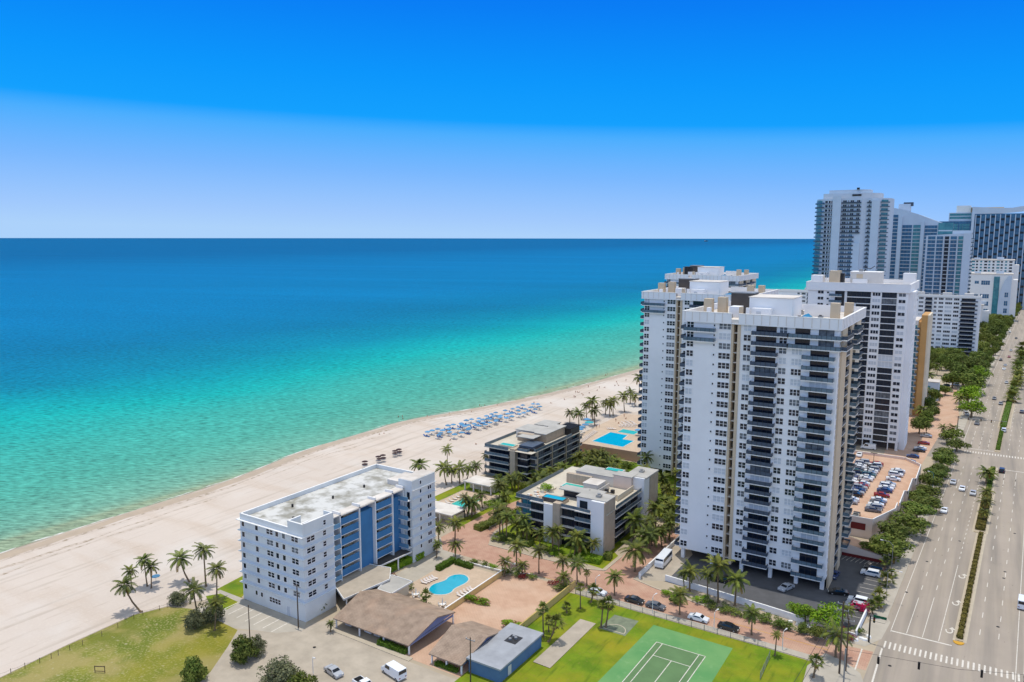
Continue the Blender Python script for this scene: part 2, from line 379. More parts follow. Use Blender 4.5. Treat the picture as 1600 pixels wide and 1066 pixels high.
def strip(a, b, z, m, name, y0=-600, y1=2300, jit=0.0, seed=1):
    rnd = random.Random(seed); L = [p for p in CO if y0 <= p[1] <= y1]
    if jit:
        L2 = []
        for p, q in zip(L, L[1:]):
            k = max(1, int(math.dist(p, q) / 4))
            L2 += [(p[0] + (q[0] - p[0]) * i / k, p[1] + (q[1] - p[1]) * i / k) for i in range(k)]
        L = L2
    mb = MB()
    vs = []
    ph = [rnd.uniform(0, 6) for _ in range(6)]
    def nn(y, s): return sum(math.sin(y / w + ph[i] + s) for i, w in enumerate((3.1, 7.7, 19.3, 41.0))) / 4
    for p in L:
        ja = jit * nn(p[1], 0); jb = jit * nn(p[1], 1.6)
        vs.append(((p[0] + a + ja, p[1], z), (p[0] + b + ja + max(-abs(b - a) * .8, jb), p[1], z)))
    for (a0, b0), (a1, b1) in zip(vs, vs[1:]): mb.quad(a0, b0, b1, a1, m)
    return struct(name, mb)
# beach sand from the wet line up to the buildings
inl = [(-146, 1100), (-150, 700), (-148, 366), (-148, 300), (-157, 282), (-158, 225), (-154, 200), (-152, 165), (-152, 112), (-158, 110)] + arr([(262, 948), (210, 961), (100, 1011), (0, 1060)]) + [(-168, -200), (-168, -600)]
bp_ = [p for p in CO if -600 <= p[1] <= 1100]
mb = MB(); mb.poly([(p[0] + .05, p[1]) for p in bp_] + inl, .0, 'sand'); struct('beach', mb)
strip(0.1, 4.2, .006, 'wet_sand', 'wet_sand', jit=.8, seed=2)
strip(4.4, 5.8, .012, 'seaweed', 'tide_line', y1=480, jit=1.2, seed=5)
strip(9.6, 10.2, .012, 'seaweed', 'tide_line', y1=330, jit=1.6, seed=8)
strip(12.8, 13.1, .012, 'seaweed', 'tide_line', y1=250, jit=1.8, seed=9)
strip(-2.7, -2.15, -.30, 'foam', 'sea_foam', jit=1.5, seed=3)
# ------------------------------------------------------------------ roads, lots, lawns (each sheet a few mm above the last)
def rx(o, y): return o + .036 * (y - 187) + max(0, y - 450) * .012          # the road runs slightly off the grid of the lots
RL, RM, RR = -14.6, -1.9, 13.5                       # left edge line, median centre, right side at Y = 187
def roadpoly(a, b, y0, y1):
    ys = [y0] + ([450] if y0 < 450 < y1 else []) + [y1]
    return [(rx(b, y), y) for y in ys] + [(rx(a, y), y) for y in reversed(ys)]
sheet('inland_ground', [(-148, 110), (-60, 20), (60, 20), (200, 1100), (-120, 1100)], .004, 'earth', False)
sheet('main_road', roadpoly(RL - 1.5, 16, -50, 2600), .02, 'asphalt', False)
# pavements beside the road
for nm, a, b, y0, y1 in (('pavement', -19.8, -16.2, 186, 330), ('pavement', -19.8, -16.2, 345, 1500), ('pavement', 16.2, 20, -50, 1500)):
    mb = MB(); p = roadpoly(a, b, y0, y1); mb.prism(p, 0, .14, 'concrete'); struct(nm, mb)
# side street of red pavers
sheet('brick_street', [(-122, 180.6), (-119, 175), (-104, 174.9), (-88, 175.4), (-83, 177.2), (-83, 188), (-83, 215), (-75, 215), (-74.6, 176.6), (-68, 174.6), (-54, 172), (-39, 172), (-24, 171), (rx(-16.3, 172), 171.5), (rx(-16.3, 163), 162.8), (-35, 163.2), (-78, 163.9), (-84.6, 165.5), (-97, 164.8), (-122, 164.8)], .012, 'brick_road', False)
sheet('brick_drive', [(-122, 180.6), (-122, 164.8), (-128, 165), (-134, 172), (-134, 200), (-129, 226), (-124, 226), (-123.5, 185)], .014, 'brick_road', False)
mb = MB(); mb.prism([(-83.6, 161.3), (-83.6, 163.7), (-36, 163.0), (-23.5, 162.7), (-23.5, 160.4), (-36, 160.9)], 0, .13, 'concrete'); struct('pavement', mb)
mb = MB()
for a, b in (((-119, 175), (-104, 174.9)), ((-104, 174.9), (-88, 175.4)), ((-88, 175.4), (-83, 177.2)), ((-83, 177.2), (-83, 188)), ((-74.6, 176.8), (-68, 174.8)), ((-68, 174.8), (-54, 172.2)), ((-54, 172.2), (-39, 172.2)), ((-39, 172.2), (-24, 171.2))):
    dx, dy = b[0] - a[0], b[1] - a[1]; L = math.hypot(dx, dy); nx, ny = -dy / L * .22, dx / L * .22
    mb.prism([(a[0] - nx, a[1] - ny), (b[0] - nx, b[1] - ny), (b[0] + nx, b[1] + ny), (a[0] + nx, a[1] + ny)], 0, .16, 'kerb')
struct('kerb', mb)
mb = MB()
for a, b in (((-95, 164.9), (-85, 165.3)), ((-52, 167.6), (-25, 167.0))):
    mb.quad((a[0], a[1], .02), (b[0], b[1], .02), (b[0], b[1] + .16, .02), (a[0], a[1] + .16, .02), 'yellow_paint')
mb.poly([(-109, 168.4), (-106, 168.2), (-106, 168.8), (-104.6, 167.9), (-106, 167.2), (-106, 167.7), (-109, 167.8)], .02, 'white_paint')
struct('street_marking', mb)
# corner pavements at the crossing
sheet('pavement', arr([(1262, 1040), (1290, 1020), (1322, 1034), (1345, 1052), (1350, 1066), (1352, 1110), (1300, 1110), (1255, 1066)]), .03, 'concrete', False)
sheet('pavement', arr([(1316, 1000), (1352, 1010), (1378, 998), (1392, 972), (1384, 960), (1330, 985)]), .03, 'concrete', False)
# planting strip in the middle of the road
mb = MB()
for a, b, y0, y1 in ((-2.2, -.7, 186.5, 262), (-3.4, -.4, 262, 306), (-2.8, -1.0, 306, 343), (-2.6, -.6, 369, 418), (-3.2, 1.2, 418, 720), (-3.2, 1.2, 760, 1500)):
    mb.prism(roadpoly(a, b, y0, y1), 0, .16, 'yellow_kerb', top='earth')
mb.prism([(rx(-1.5, 186) + 1.1 * math.cos(t * .5236), 186 + 1.5 * math.sin(t * .5236)) for t in range(6, 13)], 0, .17, 'yellow_paint')
struct('median', mb)
mb = MB()
for a, b, y0, y1 in ((-2.6, -.3, 186.4, 262), (-3.8, 0, 262, 306), (-3.2, -.6, 306, 343), (-3.4, 1.4, 418, 720)):
    mb.poly(roadpoly(a - .1, b + .25, y0, y1), .026, 'kerb')
struct('gutter', mb)
# road paint
mb = MB(); Zp = .032
def dash(o, y0, y1, w=.14): mb.quad((rx(o, y0) - w / 2, y0, Zp), (rx(o, y0) + w / 2, y0, Zp), (rx(o, y1) + w / 2, y1, Zp), (rx(o, y1) - w / 2, y1, Zp), 'white_paint')
for o in (-14.6, -13.9):
    dash(o if o == -14.6 else -14.6, 183, 343) if o == -14.6 else None
dash(-14.6, 369, 450); dash(-14.6, 450, 2000); dash(9.2, 90, 343); dash(10.6, 90, 343); dash(11.1, 90, 343); dash(9.4, 369, 450); dash(9.4, 450, 2000)
for o, sol in ((-11.5, 205), (-8.35, 207), (-5.2, 232)):
    dash(o, 184, sol)
    y = sol + 5
    while y < 2000:
        if not (338 < y < 370): dash(o, y, y + (3.0 if o != -5.2 or y > 330 else 1.7), .16)
        y += 9.6 if (o != -5.2 or y > 330) else 4.2
    dash(o, 371, 402)
for o in (2.1, 5.7):
    y = 192.0
    while y < 2000:
        if not (338 < y < 370): dash(o, y, y + 3, .16)
        y += 9.6
for o in (2.1, 5.7): dash(o, 318, 336)
# stop lines
def bar(xa, xb, y0, w): mb.quad((rx(xa, y0), y0, Zp), (rx(xb, y0), y0, Zp), (rx(xb, y0), y0 + w, Zp), (rx(xa, y0), y0 + w, Zp), 'white_paint')
bar(-14.6, -2.6, 183.2, .45); bar(-14.6, -2.6, 369, .5); bar(.6, 9.2, 341, .5)
# crosswalk bars: near and far crossing
for k in range(31):
    x = -15.3 + k * .98
    mb.quad((x, 174.6 + (k * .02), Zp), (x + .36, 174.6 + k * .02, Zp), (x + .36, 177.8 + k * .02, Zp), (x, 177.8 + k * .02, Zp), 'white_paint')
for k in range(28):
    x = rx(-13, 362) + k * .98
    mb.quad((x, 362, Zp), (x + .4, 362, Zp), (x + .4, 365, Zp), (x, 365, Zp), 'white_paint')
mb.quad((-19.2, 162, Zp), (-18.9, 162, Zp), (-18.9, 171.5, Zp), (-19.2, 171.5, Zp), 'white_paint')
mb.quad((-15.6, 155, Zp), (-15.25, 155, Zp), (-15.25, 174, Zp), (-15.6, 174, Zp), 'white_paint')
# U-turn arrows
for y in (190.5, 206.5, 224.5):
    cx = rx(-3.7, y); R0, R1 = .52, .80
    arc = [(-200 + i * 26) for i in range(11)]
    for a0, a1 in zip(arc, arc[1:]):
        p = [(cx + r * math.cos(rad(a)), y + r * 1.7 * math.sin(rad(a)), Zp) for r, a in ((R0, a0), (R1, a0), (R1, a1), (R0, a1))]
        mb.quad(*p, 'white_paint')
    mb.add([(cx - .1, y + 1.0, Zp), (cx + 1.3, y + .9, Zp), (cx + .5, y + 2.1, Zp)], [(0, 1, 2)], 'white_paint')
struct('road_marking', mb)
# garden strip along the road, left side
sheet('verge', roadpoly(-25, -19.8, 192, 335), .01, 'earth', False)
# the big green with its courts
GR = [(-86, 113), (-86, 160.8), (-83.6, 161.0), (-36, 160.7), (-24, 160.2), (-24, 95), (-86, 95)]
sheet('lawn', GR, .02, 'grass', False)
sheet('tennis_court', [(-62, 122), (-61, 157), (-42.7, 156.7), (-42.2, 122)], .03, 'court_green', False)
sheet('tennis_court', [(-57.7, 129), (-57.7, 150.3), (-46.6, 150.3), (-46.6, 129)], .034, 'court_play', False)
mb = MB()
def cl(x0, y0, x1, y1, w=.16, z=.04):
    if x0 == x1: mb.quad((x0 - w / 2, y0, z), (x0 + w / 2, y0, z), (x1 + w / 2, y1, z), (x1 - w / 2, y1, z), 'white_paint')
    else: mb.quad((x0, y0 - w / 2, z), (x1, y0 - w / 2, z), (x1, y1 + w / 2, z), (x0, y1 + w / 2, z), 'white_paint')
TX, TY = -57.6, 150.3
cl(TX, TY, TX + 10.97, TY); cl(TX + 1.37, TY - 5.5, TX + 9.6, TY - 5.5); cl(TX + 5.48, TY - 5.5, TX + 5.48, TY - 18.3, z=.044)
for x in (0, 1.37, 9.6, 10.97): cl(TX + x, TY, TX + x, TY - 23.8, z=.044)
cl(TX, TY - 23.8, TX + 10.97, TY - 23.8); cl(TX + 1.37, TY - 18.3, TX + 9.6, TY - 18.3)
struct('court_marking', mb)
sheet('basketball_court', [(-71, 148.9), (-70.6, 156.6), (-64.6, 156.8), (-64.5, 148.9)], .03, 'court_worn', False)
mb = MB(); cx, cy = -67.6, 149.8
for i in range(14):
    a0, a1 = rad(i * 180 / 14), rad((i + 1) * 180 / 14)
    mb.quad(*[(cx + r * math.cos(a), cy + r * 1.15 * math.sin(a), .036) for r, a in ((2.4, a0), (2.6, a0), (2.6, a1), (2.4, a1))], 'kerb')
mb.quad((-70.2, 149.5, .038), (-65, 149.5, .038), (-65, 149.75, .038), (-70.2, 149.75, .038), 'kerb')
struct('court_marking', mb)
mb = MB(); mb.prism([(-76.4, 128.8), (-76.4, 150.3), (-72.4, 150.3), (-72.2, 128.6)], .02, .12, 'dark_metal', top='concrete_grey'); struct('shuffleboard_court', mb)
# walled lots
sheet('brick_lot', [(-104.3, 116), (-104.3, 160.6), (-97, 163.4), (-84.8, 163.4), (-84.8, 116)], .01, 'brick_lot', False)
sheet('pool_terrace', [(-121.6, 141), (-121.6, 160), (-104.6, 160), (-104.4, 133), (-114, 133)], .012, 'pool_deck', False)
sheet('drive', [(-128.6, 138), (-121.6, 141), (-121.2, 161), (-119, 175), (-123, 182), (-128, 182), (-134, 172), (-134, 164.5), (-128.6, 164.5)], .009, 'concrete', False)
sheet('green_court', [(-134, 137), (-134, 160), (-129, 160), (-129, 137)], .014, 'earth', False)
# left side street and the parking bays below the blue block
sheet('side_street', [(-150, 60), (-148, 90), (-146, 101), (-140, 104), (-131, 108.5), (-128.8, 113), (-124.5, 121), (-122.5, 117.5), (-98, 115), (-70, 115), (-60, 60)], .008, 'concrete_grey', False)
sheet('parking_bay', [(-156, 105.5), (-152.3, 114.9), (-129, 114.9), (-127, 112), (-131, 108.2), (-143, 103.6), (-150, 103.2)], .012, 'concrete', False)
mb = MB()
for x in (-150.6, -147.6, -144.6, -141.6, -138.6, -135.6, -132.6): mb.quad((x, 107.8, .018), (x + .26, 107.8, .018), (x + .26, 113.0, .018), (x, 113.0, .018), 'white_paint')
struct('bay_marking', mb)
mb = MB(); mb.prism([(-122.4, 115.4), (-98.5, 115.0), (-98.5, 116.4), (-122.4, 116.6)], 0, .14, 'kerb'); struct('pavement', mb)
sheet('vacant_lot', arr([(0, 1061), (100, 1012), (210, 962), (262, 949), (300, 952), (330, 965), (372, 985), (356, 1012), (330, 1050), (300, 1080), (240, 1130), (-100, 1130)]), .014, 'dry_grass', False)
sheet('lawn', arr([(338, 922), (382, 899), (384, 928), (376, 936)]), .016, 'grass', False)
sheet('lawn', arr([(322, 932), (345, 928), (374, 942), (355, 953), (330, 948)]), .016, 'grass', False)
sheet('path', arr([(340, 926), (344, 922), (378, 935), (374, 940)]), .018, 'concrete', False)
# gardens of the low condominiums
sheet('lawn', [(-158, 190), (-158, 222), (-150, 228), (-132, 228), (-134, 214), (-142, 212), (-154, 210), (-154, 190)], .008, 'grass', False)
sheet('pool_terrace', [(-153.6, 190), (-153.6, 211), (-136, 211), (-136.5, 192)], .012, 'pool_deck', False)
sheet('lawn', [(-138, 182), (-124, 182), (-122, 226), (-136, 226)], .006, 'grass', False)
sheet('lawn', [(-122, 182), (-84, 178), (-84, 188), (-86.2, 190), (-86.2, 226), (-122, 226)], .010, 'grass', False)
sheet('garden_ground', [(-137, 226), (-74, 222), (-74, 274), (-137, 274)], .006, 'grass', False)
sheet('car_park', [(-72.2, 180), (-40, 178), (rx(-20.4, 177), 177), (rx(-20.4, 232), 232), (-72.2, 250)], .012, 'dark_asphalt', False)
sheet('drive', [(-74.5, 177), (-72.3, 177), (-66.8, 180.2), (-66.8, 200), (-74.5, 215)], .016, 'concrete_grey', False)
mb = MB()
for k in range(9):
    y = 186 + k * 2.9; mb.quad((rx(-24.6, y), y, .02), (rx(-20.6, y), y, .02), (rx(-20.6, y), y + .13, .02), (rx(-24.6, y), y + .13, .02), 'white_paint')
for k in range(9):
    x = -31 + k * 1.15; mb.quad((x, 219, .02), (x + .12, 219, .02), (x + 1.0, 222.4, .02), (x + .9, 222.4, .02), 'white_paint')
struct('bay_marking', mb)
sheet('brick_court', [(-34, 316), (-21, 316), (rx(-24.5, 410), 400), (-36, 400)], .014, 'brick_lot', False)
sheet('drive', [(-34, 400), (-12, 402), (rx(-20, 430), 430), (-16, 520), (-26, 520), (-22, 440), (-36, 420)], .018, 'brick_lot', False)
sheet('street', [(-120, 352), (-20, 400), (rx(-15, 360), 372), (rx(-15, 344), 346)], .010, 'asphalt', False)
sheet('car_park', [(-20, 560), (rx(-20, 560), 560), (rx(-20, 1000), 1000), (-10, 1000)], .016, 'concrete', False)

# ------------------------------------------------------------------ facade pieces in the wall's own frame (x along, -y outward, z up)
def e_window(mb, w, h, nx, ny, v):
    g = {0: 'glass_dark', 1: 'curtain', 2: 'shutter', 3: 'glass_blue', 4: 'glass_teal'}[v]
    fr = 'white_wall' if v != 3 else 'ledge'
    mb.box(0, -.05, 0, w, .02, h, g)
    t = .07
    for i in range(nx + 1): x = i * w / nx; mb.box(x - t, -.11, 0, x + t, 0, h, fr)
    for j in range(1, ny): z = h * j / ny; mb.box(0, -.09, z - t * .6, w, 0, z + t * .6, fr)
    mb.box(-.12, -.16, -.14, w + .12, 0, 0, fr); mb.box(-.1, -.12, h, w + .1, 0, h + .08, fr)
def e_door(mb, w, h, nx, v):
    g = {0: 'glass_dark', 1: 'curtain', 2: 'shutter', 3: 'glass_blue', 4: 'glass_teal'}[v]
    mb.box(0, -.04, 0, w, .02, h, g)
    for i in range(nx + 1): x = i * w / nx; mb.box(x - .05, -.09, 0, x + .05, 0, h, 'white_wall' if v == 2 else ('metal_grey' if v > 2 else 'dark_metal'))
def e_slab(mb, w, d, wl):
    mb.box(0, -d, -.2, w, 0, 0, wl)
def e_rail(mb, w, d, m, side):
    t = .05
    mb.box(0, -d, .06, w, -d + t, .92, m); mb.box(0, -d - .03, .92, w, -d + t, 1.0, 'rail_dark')
    mb.box(0, -d + t, .06, t, 0, .95, m); mb.box(w - t, -d + t, .06, w, 0, .95, m)
    n = max(2, int(w / 1.1))
    for i in range(n + 1): x = min(max(i * w / n, .03), w - .03); mb.box(x - .03, -d - .04, 0, x + .03, -d, 1.0, 'dark_metal')
    if side: mb.box(w * .15, -d + .5, 0, w * .15 + .6, -d + 1.1, .8, 'off_white'); mb.box(w * .6, -d + .4, 0, w * .6 + .9, -d + 1.0, .45, 'tan_wall')
EF = dict(window=e_window, glass_door=e_door, balcony=e_slab)
MC = {}
class Bld:
    """one building: walls etc. are children; openings are placed one by one, the least visible ones merged"""
    def __init__(s, root): s.root = root; s.o = Vector(root.location); s.items = {}; s.used = {}
    def put(s, kind, args, x, y, z, r, child=None):
        s.items.setdefault(kind, []).append((args, x, y, z, r, child))
    def wall(s, kind, mb): return mb.build(kind, s.root)
    def flush(s, cap=98):
        for kind, L in s.items.items():
            def key(i):
                wx, wy, wz = s.o.x + i[1], s.o.y + i[2], i[3]
                nx, ny = math.sin(i[4]), -math.cos(i[4])
                fac = -(nx * wx + ny * wy) / math.hypot(wx, wy)
                return (-1 if fac > .02 else 0, (wx * wx + wy * wy) - wz * 2)
            L.sort(key=key)
            for a, x, y, z, r, ch in L[:cap]:
                k = (kind, a)
                if k not in MC: q = MB(); EF[kind](q, *a); MC[k] = q.mesh(kind)
                o = link(kind, MC[k], s.root, (x, y, z), r)
                if ch:
                    k2 = ('railing', ch)
                    if k2 not in MC: q = MB(); e_rail(q, *ch); MC[k2] = q.mesh('railing')
                    link('railing', MC[k2], o)
            if len(L) > cap:
                q = MB()
                for a, x, y, z, r, ch in L[cap:]:
                    q.at((x, y, z), r); EF[kind](q, *a)
                    if ch: e_rail(q, *ch)
                q.T = None; o = q.build(kind, s.root); o['kind'] = 'stuff'
VR = random.Random(3)
def vv(p=(.66, .18, .16)):
    t = VR.random(); return 0 if t < p[0] else (1 if t < p[0] + p[1] else 2)
R90 = math.pi / 2

# ------------------------------------------------------------------ the white towers by the sea (three alike)
def sea_tower(X, Y, Zt, label, full=True):
    t = thing('apartment_tower', label, 'tower', (X, Y, 0), group='white towers with brown service shafts')
    B = Bld(t); w, dp = 38.1, 39.5
    zs = [3.0, 6.3, 9.6] + [9.6 + 2.58 * k for k in range(1, 22)]       # floor levels
    top = 66.3
    mb = MB()
    # body above open ground floor, shafts cut into the front
    mb.box(0, 0, 3.0, 12.2, dp - 3, top, 'white_wall'); mb.box(14.1, 0, 3.0, w, 8, top, 'white_wall')
    mb.box(12.2, 2.2, 3.0, 14.1, dp - 3, top, 'dark_grey')
    mb.box(14.1, 8, 3.0, w - 1.2, dp - 3, top, 'white_wall')
    mb.box(12.2, -.25, 1.5, 12.75, 2.2, top, 'tan_wall'); mb.box(13.75, -.25, 1.5, 14.5, 2.2, top, 'tan_wall')
    B.wall('wall', mb)
    parts('shaft_landing', t, [(12.75, .3, z - .15, 13.75, 2.25, z + .1) for z in zs], 'off_white')
    mb = MB()   # brown west wall with its deep strip of openings
    mb.box(w, 2.2, 0, w + .5, 9, top - .1, 'tan_wall'); mb.box(w, 14.5, 0, w + .5, 18.5, top - .1, 'tan_wall'); mb.box(w - 1.2, 9, 0, w - .7, 14.5, top - .1, 'beige_wall')
    mb.box(w - 1.2, 18.5, 0, w - .3, dp - 3, top - .1, 'beige_wall')
    mb.build('side_wall', t)
    parts('pillar', t, [(x - .45, y - .45, 0, x + .45, y + .45, 3.0) for x in (.8, 9, 17, 24.5, 31, 37.3) for y in (1, 10, 20, 30)], 'white_wall')
    mb = MB(); mb.box(4, 14, 0, w - 4, dp - 6, 3.0, 'dark_grey'); mb.build('lobby', t)
    # parapet crown with ribs
    mb = MB(); P = [(-.8, -.8), (w + .6, -.8), (w + .6, dp - 1.8), (-.8, dp - 1.8)]
    mb.box(-.8, -.8, top - .2, w + .6, dp - 1.8, top, 'white_wall')
    mb.box(-.5, -.5, top, w + .3, dp - 2.1, Zt - 1.5, 'roof_white')
    for x0, y0, x1, y1 in ((-.8, -.8, 12.2, -.45), (14.1, -.8, w + .6, -.45), (-.8, -.45, -.45, dp - 1.8), (w + .25, -.45, w + .6, dp - 1.8), (-.45, dp - 2.15, w + .25, dp - 1.8)):
        mb.box(x0, y0, top, x1, y1, Zt, 'white_wall'); mb.box(x0 - .12, y0 - .12, Zt, x1 + .12, y1 + .12, Zt + .14, 'ledge')
    for k in range(20):
        x = k * 2.0 - .2
        if not 11.5 < x < 14.3: mb.box(x, -.9, top + .1, x + .14, -.8, Zt - .02, 'off_white')
    for k in range(17): mb.box(w + .6, k * 2.2 + .3, top + .1, w + .7, k * 2.2 + .45, Zt - .02, 'off_white')
    mb.build('parapet', t)
    # roof: penthouse, stair tower, vent shafts, plant
    r = Zt - 1.5
    mb = MB(); mb.box(14.5, 7, r, 25.4, 18, r + 5.3, 'white_wall'); mb.box(14.3, 6.8, r + 5.3, 25.6, 18.2, r + 5.5, 'roof_white'); mb.box(15.8, 4.6, r, 20.6, 7, r + 2.7, 'white_wall'); mb.box(17, 4.55, r, 18.2, 4.6, r + 1.9, 'shutter')
    mb.box(26, 19, r, w - 4, 19.3, r + 3.2, 'white_wall'); mb.build('penthouse', t)
    mb = MB(); mb.box(7, 16, r, 13.2, 21, r + 5.6, 'dark_grey'); mb.box(6.9, 15.9, r + 5.6, 13.3, 21.1, r + 5.9, 'metal_grey'); mb.build('plant_room', t)
    for x0, y0, a, b, h in ((1.6, 9, 2.2, 2.2, 4.3), (4.8, 11, 2.3, 2.2, 4.7), (w - 4.6, 13, 2.1, 2.2, 4.2), (w - 2.2, 19, 2.0, 2, 4.0), (13.0, 3.0, .9, .9, 3.0), (14.6, 3.6, .8, .8, 2.8), (9.8, 5.2, 2.6, 4, 2.8), (4.4, 3.0, .9, 1.4, 2.4)):
        mb = MB(); mb.box(x0, y0, r, x0 + a, y0 + b, r + h, 'tan_wall' if h > 2.9 else 'white_wall'); mb.build('roof_vent', t)
    for x0, y0 in ((26.8, 6), (28.6, 8.5), (8, 3.5), (10.2, 2.4), (31, 11), (24, 22)): mb = MB(); mb.box(x0, y0, r, x0 + 1.1, y0 + 1.1, r + 1.0, 'metal_grey'); mb.box(x0 + .2, y0 + .2, r + 1.0, x0 + .8, y0 + .8, r + 1.2, 'dark_metal'); mb.build('roof_unit', t)
    mb = MB()
    mb.add([(27, 2, r + .1), (31, 2, r + .1), (31, 9, r + .1), (27, 9, r + .1), (29, 2, r + 1.7), (29, 9, r + 1.7)], [(0, 1, 4), (1, 2, 5, 4), (2, 3, 5), (3, 0, 4, 5)], 'glass_teal')
    mb.build('skylight', t)
    n = len(zs)
    for i, z in enumerate(zs):
        tp = i >= n - 2; h = 2.3 if i > 2 else 3.0
        q = .95
        B.put('window', (1.9, 1.5, 2, 2, vv()), .25, 0, z + .8, 0)
        B.put('window', (.55, .5, 1, 1, 0), 7.4, 0, z + 1.4, 0)
        B.put('window', (3.1, 1.5, 3, 2, vv()), 8.9, 0, z + .8, 0)
        B.put('window', (1.9, 1.5, 2, 2, vv()), 15.3, 0, z + .8, 0)
        B.put('glass_door', (4.9, 2.35, 4, vv((.82, .12, .06))), 18.5, 0, z + .05, 0)
        B.put('window', (1.9, 1.5, 2, 2, vv()), 24.2, 0, z + .8, 0)
        dv = vv((.7, .22, .08))
        if not tp:
            B.put('balcony', (6.4, 1.5, 'ledge'), 17.6, 0, z, 0, (6.4, 1.5, 'rail_dark', VR.random() < .3))
            B.put('window', (2.5, 1.5, 3, 2, vv()), 27.3, 0, z + .8, 0)
            B.put('balcony', (7.5, 1.5, 'ledge'), 30.0, 0, z, 0, (7.5, 1.5, 'rail_glass', VR.random() < .3))
            B.put('glass_door', (4.2, 2.35, 3, dv), 31.8, 0, z + .05, 0)
        else:
            B.put('balcony', (8.2, 1.5, 'ledge'), -.2, 0, z, 0, (8.2, 1.5, 'rail_glass', False))
            B.put('balcony', (8.8, 1.5, 'ledge'), 17.6, 0, z, 0, (8.8, 1.5, 'rail_dark', True))
            B.put('balcony', (12.2, 1.5, 'ledge'), 26.6, 0, z, 0, (12.2, 1.5, 'rail_glass', VR.random() < .5))
            B.put('glass_door', (3.4, 2.1, 2, 0), 28.0, 0, z + .1, 0); B.put('glass_door', (3.4, 2.1, 2, 1), 33.5, 0, z + .1, 0)
            B.put('balcony', (9.5, 1.4, 'ledge'), w + .5, -.2, z, R90, (9.5, 1.4, 'rail_dark', False))
            B.put('balcony', (9.0, 1.4, 'ledge'), w + .5, 15.2, z, R90, (9.0, 1.4, 'rail_dark', False))
        # west side
        B.put('window', (.8, 1.2, 1, 1, 0), w, .9, z + .9, R90)
        B.put('glass_door', (4.6, 2.1, 3, 0), w - .7, 9.4, z + .1, R90)
        B.put('balcony', (5.5, 1.15, 'ledge'), w - .7, 9, z, R90, (5.5, 1.15, 'rail_dark', False))
        B.put('balcony', (5.0, 1.7, 'ledge'), w - .3, 24, z, R90, (5.0, 1.7, 'rail_glass', False))
        B.put('glass_door', (3.6, 2.1, 2, 0), w - .3, 24.6, z + .1, R90)
        # east side, towards the sea
        B.put('balcony', (5.5, 1.9, 'ledge'), 0, 6.8, z, -R90, (5.5, 1.9, 'rail_dark', False))
        B.put('glass_door', (4.0, 2.1, 3, vv()), 0, 6.0, z + .1, -R90)
        B.put('balcony', (5.5, 1.9, 'ledge'), 0, 18, z, -R90, (5.5, 1.9, 'rail_glass', False))
        B.put('glass_door', (4.0, 2.1, 3, 0), 0, 17.2, z + .1, -R90)
    B.flush()
    return t
sea_tower(-69.3, 196, 68.8, 'tall white apartment tower in front with two brown shafts down its face')
sea_tower(-108.8, 262, 68.6, 'white apartment tower half hidden behind the front tower, next to the turquoise pool')
sea_tower(-150.6, 393, 68.8, 'farthest white tower top rising over the two nearer towers, black tank on its roof')
mb = MB(); mb.tube([(-141.5, 401, 67.2), (-141.5, 401, 72.5)], [2.2, 2.2], 'dark_metal', 14); mb.box(-143.6, 398.9, 72.5, -139.4, 403, 72.8, 'dark_metal')
tag(mb.build('water_tank'), 'black round tank standing on the farthest white tower roof', 'tank')

